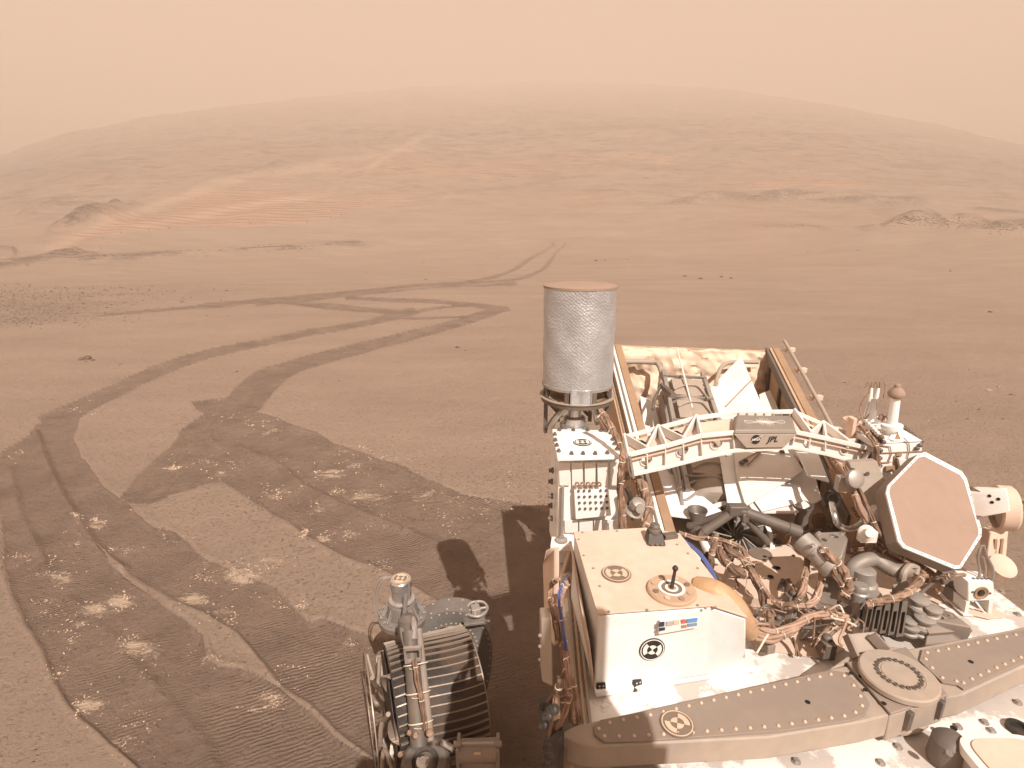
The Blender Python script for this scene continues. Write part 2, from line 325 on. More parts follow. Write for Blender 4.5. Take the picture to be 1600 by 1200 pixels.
def ground_mat():
    m = bpy.data.materials.new('martian_soil'); m.use_nodes = True
    n = m.node_tree.nodes; l = m.node_tree.links; b = n['Principled BSDF']
    b.inputs['Roughness'].default_value = 0.95; b.inputs['Specular IOR Level'].default_value = 0.1
    co = n.new('ShaderNodeTexCoord')
    def att(nm):
        a = n.new('ShaderNodeAttribute'); a.attribute_name = nm; return a.outputs['Fac']
    def nz(scale, det=6, rough=.6, vec=None, sc=None):
        t = n.new('ShaderNodeTexNoise'); t.inputs['Scale'].default_value = scale; t.inputs['Detail'].default_value = det; t.inputs['Roughness'].default_value = rough
        if sc:
            mp = n.new('ShaderNodeMapping'); mp.inputs['Scale'].default_value = sc; mp.inputs['Rotation'].default_value = (0, 0, R(8)); l.new(co.outputs['Object'], mp.inputs[0]); l.new(mp.outputs[0], t.inputs['Vector'])
        else: l.new(vec or co.outputs['Object'], t.inputs['Vector'])
        return t.outputs['Fac']
    def mrg(x, a, b_, c=0, d=1):
        t = n.new('ShaderNodeMapRange'); t.inputs[1].default_value = a; t.inputs[2].default_value = b_; t.inputs[3].default_value = c; t.inputs[4].default_value = d
        l.new(x, t.inputs[0]); return t.outputs[0]
    def mul(a, b_, op='MULTIPLY'):
        t = n.new('ShaderNodeMath'); t.operation = op
        for k, v in enumerate((a, b_)):
            if isinstance(v, (int, float)): t.inputs[k].default_value = v
            else: l.new(v, t.inputs[k])
        return t.outputs[0]
    def mix(f, a, b_):
        t = n.new('ShaderNodeMix'); t.data_type = 'RGBA'
        if isinstance(f, float): t.inputs[0].default_value = f
        else: l.new(f, t.inputs[0])
        for k, v in ((6, a), (7, b_)):
            if isinstance(v, tuple): t.inputs[k].default_value = (*v, 1)
            else: l.new(v, t.inputs[k])
        return t.outputs[2]
    SOIL = (0.330, 0.244, 0.187); SOIL2 = (0.286, 0.210, 0.161)
    base = mix(mrg(nz(.35, 8, .62, sc=(1, 2.6, 1)), .35, .65), SOIL, SOIL2)
    base = mix(mrg(nz(.06, 8, .7, sc=(1, 3.5, 1)), .45, .7, 0, .4), base, (0.242, 0.175, 0.134))
    base = mix(mrg(nz(.02, 6, .7), .5, .62, 0, .5), base, (0.315, 0.198, 0.138))
    dune = att('dune')
    wv = n.new('ShaderNodeTexWave'); wv.inputs['Scale'].default_value = .16; wv.inputs['Distortion'].default_value = 6; wv.inputs['Detail'].default_value = 3; wv.inputs['Detail Scale'].default_value = 1.2
    wv.bands_direction = 'Y'; l.new(co.outputs['Object'], wv.inputs['Vector'])
    base = mix(mul(dune, mrg(wv.outputs['Fac'], 0, 1, .35, .95)), base, (0.36, 0.225, 0.158))
    tr = att('track')
    tn = nz(3.2, 8, .65)
    tcol = mix(mrg(tn, .35, .65), (0.214, 0.154, 0.118), (0.276, 0.199, 0.154))
    base = mix(mul(tr, mrg(nz(9, 7, .7), .25, .5, .72, 1.0)), base, tcol)
    # fine grain speckle
    sp = nz(120, 3, .8); base = mix(mrg(sp, .60, .72, 0, .35), base, (0.13, 0.078, 0.05))
    vo = n.new('ShaderNodeTexVoronoi'); vo.inputs['Scale'].default_value = 26; l.new(co.outputs['Object'], vo.inputs['Vector'])
    g = mul(mrg(vo.outputs['Distance'], .12, .2, 1, 0), mrg(nz(2.2, 4, .6), .5, .62))
    base = mix(mul(g, .55), base, (0.15, 0.095, 0.066))
    base = mix(mul(att('gravel'), mrg(nz(2.5, 9, .8), .5, .62, 0, .6)), base, (0.15, 0.11, 0.085))
    # pale salts
    st = nz(8, 10, .84, sc=(.7, 1.8, 1)); st2 = nz(70, 4, .8)
    salt = mul(mrg(mul(mul(att('salt'), .40), mul(st, mul(st2, .42), 'ADD'), 'ADD'), 1.02, 1.12), mrg(tr, 0, .4, .55, 1))
    stray = mul(mul(mrg(st, .66, .72), mrg(nz(1.4, 3, .6), .5, .6)), mul(tr, .5))
    base = mix(mul(salt, stray, 'MAXIMUM'), base, (0.58, 0.44, 0.33))
    base = mix(mul(att('rock'), mrg(nz(2.2, 10, .9), .46, .56, .0, 1)), base, (0.085, 0.064, 0.052))
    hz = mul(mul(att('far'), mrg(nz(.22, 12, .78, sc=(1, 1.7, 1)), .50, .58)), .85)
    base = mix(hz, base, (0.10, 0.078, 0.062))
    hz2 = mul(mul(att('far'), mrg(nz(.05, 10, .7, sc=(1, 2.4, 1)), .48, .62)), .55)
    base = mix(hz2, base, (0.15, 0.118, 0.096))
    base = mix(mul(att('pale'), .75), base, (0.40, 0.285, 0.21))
    l.new(base, b.inputs['Base Color'])
    # relief
    far = att('far')
    w2 = n.new('ShaderNodeTexWave'); w2.inputs['Scale'].default_value = 15; w2.inputs['Distortion'].default_value = 6; w2.inputs['Detail'].default_value = 4; w2.inputs['Detail Scale'].default_value = .9; w2.inputs['Detail Roughness'].default_value = .62
    mp = n.new('ShaderNodeMapping'); mp.inputs['Rotation'].default_value = (0, 0, R(-24)); l.new(co.outputs['Object'], mp.inputs[0]); l.new(mp.outputs[0], w2.inputs['Vector']); w2.bands_direction = 'Y'
    rip = mul(mul(w2.outputs['Fac'], mul(tr, mrg(nz(1.7, 5, .6), .45, .62, .05, 1))), .0095)
    cl = mul(mul(nz(16, 8, .75), mrg(tr, 0, 1, .004, .034)), 1)
    fine = mul(nz(70, 6, .8), .013)
    med = mul(nz(5, 5, .6), .022)
    fr = mul(mul(nz(.5, 8, .72), far), .9)
    du = mul(mul(wv.outputs['Fac'], dune), .17)
    sm = rip
    for t in (cl, fine, med, fr, du, mul(mul(att('gravel'), nz(4, 6, .8)), .08), mul(mul(nz(1.6, 9, .8), att('rock')), .3), mul(g, .014), mul(mrg(nz(38, 4, .7), .56, .72), .008)): sm = mul(sm, t, 'ADD')
    bp = n.new('ShaderNodeBump'); bp.inputs['Strength'].default_value = 1.0; bp.inputs['Distance'].default_value = 1.0
    l.new(sm, bp.inputs['Height']); l.new(bp.outputs[0], b.inputs['Normal'])
    return m

ground, GRID = build_ground()
def ground_z(x, y):
    az, rr, H2 = GRID
    a = math.atan2(x, y); d = math.hypot(x, y)
    i = int(np.clip(np.searchsorted(az, a) - 1, 0, len(az) - 2)); k = int(np.clip(np.searchsorted(rr, d) - 1, 0, len(rr) - 2))
    return float(H2[k, i])
# ------------------------------------------------------------------ haze: one closed box of dusty air
def haze():
    me = bpy.data.meshes.new('haze'); bm = bmesh.new(); bmesh.ops.create_cube(bm, size=1)
    for v in bm.verts: v.co = Vector((v.co.x * 1500, v.co.y * 1500, (v.co.z + .5) * 124 - 18))
    bm.to_mesh(me); bm.free(); o = bpy.data.objects.new('haze', me); COL.objects.link(o); o['kind'] = 'stuff'
    o['label'] = 'pale dusty air over the whole plain'; o['category'] = 'haze'
    m = bpy.data.materials.new('dusty_air'); m.use_nodes = True; n = m.node_tree.nodes; n.clear()
    out = n.new('ShaderNodeOutputMaterial'); pv = n.new('ShaderNodeVolumePrincipled')
    pv.inputs['Color'].default_value = (0.77, 0.65, 0.555, 1); pv.inputs['Density'].default_value = 0.0056; pv.inputs['Anisotropy'].default_value = 0.0
    m.node_tree.links.new(pv.outputs[0], out.inputs['Volume']); me.materials.append(m)
haze()
# ------------------------------------------------------------------ mesh building helpers
class MB:
    def __init__(s): s.v = []; s.f = []
    def add(s, vs, fs):
        o = len(s.v); s.v += [Vector(v) for v in vs]; s.f += [tuple(o + i for i in f) for f in fs]; return s
    def prism(s, pts, vec, cap=True):
        """polygon pts extruded along vec"""
        n = len(pts); a = [Vector(p) for p in pts]; vec = Vector(vec); b = [p + vec for p in a]
        fs = [(i, (i + 1) % n, n + (i + 1) % n, n + i) for i in range(n)]
        if n > 4:
            t = tessellate_polygon([a])
            fs += [tuple(x) for x in t] + [tuple(n + q for q in x[::-1]) for x in t]
        else: fs += [tuple(range(n))[::-1], tuple(range(n, 2 * n))]
        return s.add(a + b, fs)
    def plate(s, outer, holes, vec):
        """flat plate with holes, extruded along vec"""
        loops = [[Vector(p) for p in outer]] + [[Vector(p) for p in h] for h in holes]
        t = tessellate_polygon(loops); flat = [p for L in loops for p in L]; n = len(flat); vec = Vector(vec)
        fs = [tuple(x) for x in t] + [tuple(n + q for q in x[::-1]) for x in t]; o = 0
        for L in loops:
            m = len(L); fs += [(o + i, o + (i + 1) % m, n + o + (i + 1) % m, n + o + i) for i in range(m)]; o += m
        return s.add(flat + [p + vec for p in flat], fs)
    def box(s, c, ax, ay, az):
        c, ax, ay, az = map(Vector, (c, ax, ay, az))
        v = [c + ax * i + ay * j + az * k for k in (-.5, .5) for j in (-.5, .5) for i in (-.5, .5)]
        return s.add(v, [(0,2,3,1),(4,5,7,6),(0,1,5,4),(2,6,7,3),(0,4,6,2),(1,3,7,5)])
    def hexa(s, b, t):
        """bottom quad, top quad"""
        return s.add(list(b) + list(t), [(3,2,1,0),(4,5,6,7),(0,1,5,4),(1,2,6,5),(2,3,7,6),(3,0,4,7)])
    def lathe(s, p0, ax, prof, n=28, cap=True):
        p0 = Vector(p0); ax = Vector(ax).normalized(); u = ax.orthogonal().normalized(); w = ax.cross(u); o = len(s.v)
        for r, h in prof:
            for k in range(n):
                a = 2 * math.pi * k / n; s.v.append(p0 + ax * h + (u * math.cos(a) + w * math.sin(a)) * r)
        m = len(prof)
        for i in range(m - 1):
            for k in range(n): s.f.append((o + i*n + k, o + i*n + (k+1) % n, o + (i+1)*n + (k+1) % n, o + (i+1)*n + k))
        if cap: s.f.append(tuple(o + k for k in range(n))[::-1]); s.f.append(tuple(o + (m-1)*n + k for k in range(n)))
        return s
    def cyl(s, a, b, r0, r1=None, n=16):
        a = Vector(a); b = Vector(b); return s.lathe(a, b - a, [(r0, 0), (r1 if r1 is not None else r0, (b - a).length)], n)
    def tube(s, pts, r, n=7, sm=5, cap=True):
        P = smooth3(pts, sm) if sm > 1 else [Vector(p) for p in pts]
        o = len(s.v); u = None; m = len(P)
        for i, p in enumerate(P):
            t = (P[min(i+1, m-1)] - P[max(i-1, 0)]); t = t.normalized() if t.length > 1e-9 else Vector((0,0,1))
            u = t.orthogonal().normalized() if u is None else (u - t * u.dot(t)).normalized()
            w = t.cross(u); q = r(i / (m - 1)) if callable(r) else r
            for k in range(n):
                a = 2 * math.pi * k / n; s.v.append(p + (u * math.cos(a) + w * math.sin(a)) * q)
        for i in range(m - 1):
            for k in range(n): s.f.append((o+i*n+k, o+i*n+(k+1)%n, o+(i+1)*n+(k+1)%n, o+(i+1)*n+k))
        if cap: s.f.append(tuple(o+k for k in range(n))[::-1]); s.f.append(tuple(o+(m-1)*n+k for k in range(n)))
        return s
    def bar(s, a, b, w, h, up=(0,0,1)):
        a = Vector(a); b = Vector(b); d = b - a; up = Vector(up); sd_ = d.cross(up).normalized() * w; u2 = sd_.cross(d).normalized() * h
        return s.box((a + b) / 2, d, sd_, u2)
    def dome(s, p, nrm, r, h=None, n=10):
        h = h or r * .6; return s.lathe(p, nrm, [(r, 0), (r * .92, h * .45), (r * .6, h * .85), (r * .12, h)], n)
def smooth3(pts, n=5):
    P = [Vector(p) for p in pts]; out = []
    if len(P) < 3: return P
    for i in range(len(P) - 1):
        a = P[max(i-1, 0)]; b = P[i]; c = P[i+1]; d = P[min(i+2, len(P)-1)]
        for k in range(n):
            t = k / n; out.append(.5 * (2*b + (c-a)*t + (2*a-5*b+4*c-d)*t*t + (3*b-a-3*c+d)*t**3))
    out.append(P[-1]); return out
ORIG = {}
def link(name, mb, m, parent, label=None, stuff=False, bevel=0.0, smooth=35, origin=None, joined=False):
    c = Vector(origin) if origin is not None else sum(mb.v, Vector()) / max(len(mb.v), 1)
    me = bpy.data.meshes.new(name); me.from_pydata([v - c for v in mb.v], [], mb.f); me.validate()
    bm = bmesh.new(); bm.from_mesh(me); bmesh.ops.recalc_face_normals(bm, faces=bm.faces); bm.to_mesh(me); bm.free()
    if smooth: me.shade_smooth(); me.set_sharp_from_angle(angle=R(smooth))
    for k in (m if isinstance(m, (list, tuple)) else [m]): me.materials.append(k)
    o = bpy.data.objects.new(name, me); COL.objects.link(o)
    if parent: o.parent = parent; o.location = c - ORIG[parent.name]
    else: o.location = c
    ORIG[o.name] = c
    if label: o['label'] = label
    if stuff: o['kind'] = 'stuff'
    if bevel:
        b = o.modifiers.new('edge', 'BEVEL'); b.width = bevel; b.segments = 2; b.limit_method = 'ANGLE'; b.angle_limit = R(40)
    return o
def empty(name, loc, parent=None):
    o = bpy.data.objects.new(name, None); COL.objects.link(o); loc = Vector(loc)
    o.location = loc - (ORIG[parent.name] if parent else Vector()); o.parent = parent; o.empty_display_size = .1
    ORIG[o.name] = loc; return o
def circle(c, u, w, r, n=20, a0=0): return [Vector(c) + (Vector(u) * math.cos(a0 + 2*math.pi*k/n) + Vector(w) * math.sin(a0 + 2*math.pi*k/n)) * r for k in range(n)]
def ring(mb, c, u, w, r0, r1, vec, n=28, a0=0, a1=2*math.pi):
    full = abs(a1 - a0 - 2*math.pi) < 1e-6; k_ = n if full else n + 1
    A = [a0 + (a1 - a0) * k / n for k in range(k_)]
    pts = [Vector(c) + (Vector(u)*math.cos(a) + Vector(w)*math.sin(a)) * r for r in (r0, r1) for a in A]; vec = Vector(vec)
    m = k_; o = len(mb.v); mb.v += pts + [p + vec for p in pts]; t = 2*m
    for i in range(n):
        j = (i + 1) % m
        mb.f += [(o+i, o+j, o+m+j, o+m+i), (o+t+i, o+t+m+i, o+t+m+j, o+t+j), (o+m+i, o+m+j, o+t+m+j, o+t+m+i), (o+j, o+i, o+t+i, o+t+j)]
    return mb
def frame_of(nrm, up):
    nrm = Vector(nrm).normalized(); up = Vector(up); w = (up - nrm * up.dot(nrm)).normalized(); u = w.cross(nrm).normalized(); return u, w, nrm

# paints and metals
WHITE = mat('white_paint', (0.83, 0.81, 0.78), .45, 0, .28, dscale=5, sharp=.5, var=.03)
WHITE_CLEAN = mat('clean_white_paint', (0.86, 0.85, 0.83), .4, 0, .06, dscale=9, var=.02)
DUSTY = mat('dusty_white_paint', (0.70, 0.59, 0.50), .7, 0, .8, (0.62, 0.455, 0.35), dscale=2.6, sharp=.45, var=.06)
DECKP = mat('blotchy_deck_paint', (0.84, 0.79, 0.74), .6, 0, .40, (0.24, 0.165, 0.125), dscale=5.5, sharp=.04, var=.04)  # white paint broken by hard-edged brown blotches
GREY = mat('grey_anodised_metal', (0.24, 0.225, 0.205), .45, .35, .40, (0.36, 0.26, 0.19), dscale=5, sharp=.6)
BARG = mat('grey_bar_paint', (0.21, 0.188, 0.17), .62, .1, .45, (0.40, 0.28, 0.20), dscale=3, sharp=.8, var=.04)
BARL = mat('light_grey_bar_paint', (0.34, 0.30, 0.26), .6, .1, .45, (0.46, 0.33, 0.24), dscale=4, sharp=.7)
DGREY = mat('dark_grey_metal', (0.11, 0.105, 0.10), .45, .3, .35, (0.28, 0.19, 0.13), dscale=8, sharp=.5)
BLACK = mat('black_coating', (0.022, 0.020, 0.018), .5, 0, .15, (0.2, 0.13, 0.09), dscale=12)
SILVER = mat('bare_aluminium', (0.66, 0.66, 0.66), .18, .95, .10, (0.42, 0.30, 0.22), dscale=9, sharp=.4)
STEEL = mat('machined_titanium', (0.40, 0.385, 0.365), .38, .7, .35, (0.40, 0.29, 0.21), dscale=9, sharp=.5)
TAN = mat('tan_radiator_panel', (0.50, 0.36, 0.25), .7, 0, .6, (0.44, 0.29, 0.19), dscale=5, sharp=.6)
BROWN = mat('brown_honeycomb_edge', (0.30, 0.18, 0.105), .6, .1, .5, (0.42, 0.28, 0.18), dscale=8, sharp=.6)
RADOME = mat('dusty_radome', (0.345, 0.24, 0.185), .85, 0, .5, (0.29, 0.20, 0.152), dscale=11, sharp=.5, var=.035)
KAPTON = mat('amber_foil', (0.56, 0.33, 0.14), .3, .35, .65, (0.50, 0.34, 0.24), dscale=9, sharp=.5, bump=.5, bscale=40)
COPPER = mat('copper_tape', (0.30, 0.19, 0.125), .6, .15, .5, (0.31, 0.205, 0.15), dscale=26, sharp=.3, bump=.8, bscale=110, var=.5)
BROWNC = mat('brown_cable_sleeve', (0.15, 0.085, 0.055), .6, .1, .5, (0.30, 0.19, 0.13), dscale=30, sharp=.5, bump=.4, bscale=120, var=.3)
PINK = mat('dusty_cable_sleeve', (0.33, 0.205, 0.15), .6, .1, .5, (0.50, 0.34, 0.25), dscale=22, sharp=.5, bump=.4, bscale=90, var=.2)
BLUE = mat('blue_wire', (0.10, 0.13, 0.33), .45)
TIE = mat('pale_lacing_cord', (0.72, 0.62, 0.50), .7)
BLANKET = mat('crumpled_blanket', (0.66, 0.52, 0.40), .5, .15, .4, (0.55, 0.39, 0.27), dscale=6, sharp=.6)
TREAD = mat('dark_wheel_tread', (0.024, 0.018, 0.015), .6, .0, .36, (0.115, 0.076, 0.052), dscale=5, sharp=.06, bump=.25, bscale=70)
GROUS = mat('worn_grouser_edge', (0.30, 0.245, 0.20), .45, .5, .3, (0.30, 0.20, 0.14), dscale=12)
MBLACK = mat('black_print', (0.03, 0.027, 0.025), .6); MGREY = mat('grey_print', (0.20, 0.15, 0.115), .7); MWHITE = mat('white_print', (0.80, 0.76, 0.70), .6)
MTAN = mat('tan_print', (0.62, 0.45, 0.33), .7)
HOLE_SHADE = mat('painted_hole_shade', (0.012, 0.010, 0.008), .9)  # shade inside holes, ports and louvres painted as a near-black colour
def foil():
    m = mat('dimpled_silver_foil', (0.60, 0.64, 0.68), .33, .75, .05, (0.5, 0.38, 0.30), dscale=5)
    n = m.node_tree.nodes; l = m.node_tree.links; b = n['Principled BSDF']; tc_ = n.new('ShaderNodeTexCoord')
    v = n.new('ShaderNodeTexVoronoi'); v.inputs['Scale'].default_value = 130; v.inputs['Randomness'].default_value = .45; sp_ = n.new('ShaderNodeSeparateXYZ'); l.new(tc_.outputs['Object'], sp_.inputs[0])
    at_ = n.new('ShaderNodeMath'); at_.operation = 'ARCTAN2'; l.new(sp_.outputs[1], at_.inputs[0]); l.new(sp_.outputs[0], at_.inputs[1])
    ar_ = n.new('ShaderNodeMath'); ar_.operation = 'MULTIPLY'; ar_.inputs[1].default_value = .1075; l.new(at_.outputs[0], ar_.inputs[0])
    cb_ = n.new('ShaderNodeCombineXYZ'); l.new(ar_.outputs[0], cb_.inputs[0]); l.new(sp_.outputs[2], cb_.inputs[1])
    mp_ = n.new('ShaderNodeMapping'); mp_.inputs['Rotation'].default_value = (0, 0, R(38)); l.new(cb_.outputs[0], mp_.inputs[0]); l.new(mp_.outputs[0], v.inputs['Vector'])
    z = n.new('ShaderNodeTexNoise'); z.inputs['Scale'].default_value = 9; z.inputs['Detail'].default_value = 4; l.new(tc_.outputs['Object'], z.inputs['Vector'])
    a = n.new('ShaderNodeMath'); a.operation = 'MULTIPLY_ADD'; a.inputs[1].default_value = 1.6; l.new(z.outputs['Fac'], a.inputs[0]); l.new(v.outputs['Distance'], a.inputs[2])
    p = n.new('ShaderNodeBump'); p.inputs['Strength'].default_value = .5; p.inputs['Distance'].default_value = .0035; l.new(a.outputs[0], p.inputs['Height']); l.new(p.outputs[0], b.inputs['Normal'])
    return m
FOIL = foil()

rover = empty('rover', (0.6, 1.2, 0))
rover['label'] = 'white rover seen across its dusty equipment deck, standing at the end of its wheel tracks'
rover['category'] = 'rover'

def marker(parent, c, nrm, up, r, dark, light, name='target_marker', tilt=0.0, h=.0012):
    """round sighting target: outer ring, bow tie and side arcs"""
    u, w, nn = frame_of(nrm, up); c = Vector(c) + nn * .0012
    if tilt: u, w = u * math.cos(tilt) + w * math.sin(tilt), w * math.cos(tilt) - u * math.sin(tilt)
    d = MB(); d.prism(circle(c, u, w, r, 32), nn * h); o = link(name, d, dark, parent, smooth=0)
    q = MB(); c2 = c + nn * (h + .0006)
    ring(q, c2, u, w, r * .86, r * .93, nn * .0006, 32)
    for a in (0, math.pi):
        ring(q, c2, u, w, r * .42, r * .74, nn * .0006, 8, a - .75, a + .75)
        q.prism([c2] + [c2 + (u * math.cos(a + math.pi/2 + t) + w * math.sin(a + math.pi/2 + t)) * r * .40 for t in (-.8, -.4, 0, .4, .8)], nn * .0006)
    link('marker_print', q, light, o, smooth=0)
    return o
def text(parent, s, c, nrm, up, size, m, name='lettering', shear=0.0, ext=.0008, space=1.0):
    cu = bpy.data.curves.new('t', 'FONT'); cu.body = s; cu.size = size; cu.align_x = 'CENTER'; cu.align_y = 'CENTER'; cu.extrude = ext / 2; cu.shear = shear; cu.space_character = space; cu.offset = size * .012
    t = bpy.data.objects.new('t', cu); COL.objects.link(t); dg = bpy.context.evaluated_depsgraph_get(); dg.update()
    me = bpy.data.meshes.new_from_object(t.evaluated_get(dg)); bpy.data.objects.remove(t)
    u, w, nn = frame_of(nrm, up); M = Matrix((u, w, nn)).transposed().to_4x4(); me.transform(M); me.materials.clear(); me.materials.append(m)
    o = bpy.data.objects.new(name, me); COL.objects.link(o); o.parent = parent; c = Vector(c); o.location = c - ORIG[parent.name]; ORIG[o.name] = c; return o
def rivets(parent, pts, nrm, r, m, name='rivet_row', h=None):
    q = MB()
    for p in pts: q.dome(p, nrm, r, h, 8)
    return link(name, q, m, parent, stuff=True, smooth=60)
def along(pts, step, closed=False):
    P = [Vector(p) for p in pts]; P = P + [P[0]] if closed else P; out = []; carry = 0
    for a, b in zip(P[:-1], P[1:]):
        L = (b - a).length; t = carry
        while t < L: out.append(a + (b - a) * (t / L)); t += step
        carry = t - L
    return out
def harness(name, parent, pts, r, m, strands=4, ties=True, seed=0, extra=()):
    r = r * .82
    rnd = random.Random(seed); P = smooth3(pts, 8); q = MB(); n = len(P)
    tw = rnd.uniform(.06, .16)
    for k in range(strands):
        a0 = 2 * math.pi * k / strands; L = []
        for i, p in enumerate(P):
            t = (P[min(i+1, n-1)] - P[max(i-1, 0)]).normalized(); u = t.cross(Vector((.1, .2, 1))).normalized(); w = t.cross(u)
            a = a0 + i * tw; wob = 1 + .25 * math.sin(i * .9 + k)
            L.append(p + (u * math.cos(a) + w * math.sin(a)) * r * .55 * wob)
        q.tube(L, r * (.46 + .1 * rnd.random()), 6, 1)
    o = link(name, q, m, parent, smooth=70)
    if ties:
        b = MB()
        for i in range(4, n - 2, 11):
            t = (P[i+1] - P[i-1]).normalized(); b.lathe(P[i] - t * .0015, t, [(r * 1.02, 0), (r * 1.08, .0005), (r * 1.08, .0015), (r * 1.02, .002)], 12)
            if rnd.random() < .35:
                e = P[i] + Vector((rnd.uniform(-1, 1), rnd.uniform(-1, 1), 1)).normalized() * r * 2.2; b.tube([P[i] + Vector((0, 0, r)), e], .0008, 4, 1)
        if b.v: link('cable_tie', b, TIE, o, stuff=True)
    return o
def bolt(mb, p, nrm, r, h=None):
    h = h or r * .8; mb.lathe(p, nrm, [(r * 1.5, 0), (r * 1.5, h * .25)], 12); mb.lathe(Vector(p) + Vector(nrm).normalized() * h * .25, nrm, [(r, 0), (r, h)], 6)

ZD = 1.05
# ------------------------------------------------------------------ equipment deck and body
dk = [W(905, 1420, ZD), W(903, 1165, ZD), W(884, 1000, ZD), W(872, 858, ZD), W(1000, 838, ZD), W(1180, 838, ZD), W(1300, 826, ZD), W(1480, 870, ZD), W(1535, 905, ZD), W(1640, 985, ZD), W(1900, 1180, ZD), W(1900, 1420, ZD)]
dk = [(p.x, max(p.y, .12), ZD) for p in dk]
deck = link('equipment_deck', MB().prism(dk, (0, 0, -.03)), DECKP, rover, bevel=.003)
q = MB(); inner = [(x + (.03 if x < .9 else -.03), y, ZD - .031) for x, y, z in dk]; q.prism(inner, (0, 0, -.32)); body = link('rover_body', q, TAN, rover, bevel=.01)
# bolts and holes over the open deck
q = MB()
for x, y in [(1135,1162),(1403,1167),(1497,1136),(1478,1161),(1538,1129),(1376,1192),(1244,1190),(1549,1142),(1100,1185),(1040,1176),(1590,1098),(1565,925),(1590,960),(1442,928),(1452,935)]:
    bolt(q, W(x, y, ZD + .0005), (0, 0, 1), .0055)
link('deck_bolt', q, STEEL, deck, stuff=True)
q = MB()
for x, y, r in [(1195,870,.006),(1212,887,.008),(1204,901,.008),(1216,887,.006),(1240,868,.004),(1230,906,.004),(1490,1138,.006)]: q.prism(circle(W(x, y, ZD + .0326), (1,0,0), (0,1,0), r, 14), (0, 0, .001))
# raised tan plate behind the harness
rp_ = [W(1150, 862, ZD + .03), W(1232, 850, ZD + .03), W(1268, 889, ZD + .03), W(1215, 940, ZD + .03), W(1130, 925, ZD + .03)]
tp = link('deck_access_plate', MB().prism(rp_, (0, 0, -.028)), DUSTY, deck, bevel=.002); link('bolt_hole', q, HOLE_SHADE, tp, stuff=True, smooth=0)
link('access_cover', MB().prism(circle(W(1188, 866, ZD + .0305), (1,0,0), (0,1,0), .032, 24), (0, 0, .003)), MGREY, tp)

# ------------------------------------------------------------------ big white instrument box
ZT = 1.238
TL, TM, TR, R1, BR, BL = W(897, 836, ZT), W(1010, 829, ZT), W(1062, 838, ZT), W(1120, 915, ZT), W(1166, 968, ZT), W(935, 963, ZT)
FR = W(1110, 950, ZT)
top = [BL, FR, BR, R1, TR, TM, TL]
zb = ZD + .001
fn = (FR - BL).cross(W(928, 1081, zb) - BL).normalized(); fn = fn if fn.y < 0 else -fn
FB = [W(928, 1081, zb), W(1100, 1056, pl=(BL, fn)), W(1166, 1044, zb)]
bot = [FB[0], FB[1], FB[2], Vector((R1.x + .01, R1.y, zb)), Vector((TR.x + .01, TR.y, zb)), Vector((TM.x, TM.y, zb)), Vector((TL.x - .004, TL.y, zb))]
q = MB(); n = 7; q.v = bot + top; q.f = [(i, (i+1) % n, n + (i+1) % n, n + i) for i in range(n)] + [tuple(range(n))[::-1], tuple(range(n, 2*n))]
ibox = link('instrument_box', q, WHITE_CLEAN, rover, 'large white box with dusty lid, colour chips and a round black target', bevel=.004)
cen = sum(top, Vector()) / 7
lid = [cen + (p - cen) * 1.012 + Vector((0, 0, .0035)) for p in top]
lido = link('box_lid', MB().prism(lid, (0, 0, .004)), DUSTY, ibox, 'lid covered in orange dust', bevel=.0012)
zl = ZT + .0078
q = MB()
for x, y in [(904,843),(912,868),(927,888),(937,916),(951,956),(910,832),(964,830),(1011,953),(1090,946),(1075,865),(1090,888),(1118,949),(1102,951),(1058,851),(1050,840)]: bolt(q, W(x, y, zl), (0,0,1), .0022)
link('lid_screw', q, STEEL, lido, stuff=True)
marker(lido, W(963, 897, zl), (0,0,1), (0,1,0), .033, MGREY, MTAN)
# calibration disc with its post
c = W(1049, 924, zl)
q = MB(); q.lathe(c, (0,0,1), [(.052, 0), (.052, .004), (.049, .008), (.047, .008)], 36); disc = link('calibration_disc', q, TAN, lido, 'round colour calibration disc with a black post')
q = MB(); ring(q, c + Vector((0,0,.0086)), (1,0,0), (0,1,0), .022, .028, (0,0,.0008)); link('white_ring', q, MWHITE, disc)
q = MB(); ring(q, c + Vector((0,0,.0086)), (1,0,0), (0,1,0), .015, .021, (0,0,.0008)); link('grey_ring', q, MGREY, disc)
q = MB(); ring(q, c + Vector((0,0,.0086)), (1,0,0), (0,1,0), .009, .014, (0,0,.0008)); link('inner_ring', q, MWHITE, disc)
for k in range(8):
    a = k * math.pi / 4 + .3; p = c + Vector((math.cos(a), math.sin(a), 0)) * .038 + Vector((0,0,.0086))
    q = MB(); q.prism(circle(p, (1,0,0), (0,1,0), .0062, 14), (0,0,.0018)); link('colour_dot', q, [MGREY, MTAN, RADOME, TAN][k % 4], disc)
q = MB(); q.cyl(c + Vector((0,0,.009)), c + Vector((.004,0,.052)), .0042, .0034, 10); q.lathe(c + Vector((.004,0,.050)), (0,0,1), [(.003,0),(.0062,.004),(.0062,.008),(.003,.012)], 12); link('shadow_post', q, BLACK, disc)
# colour chips on the front edge

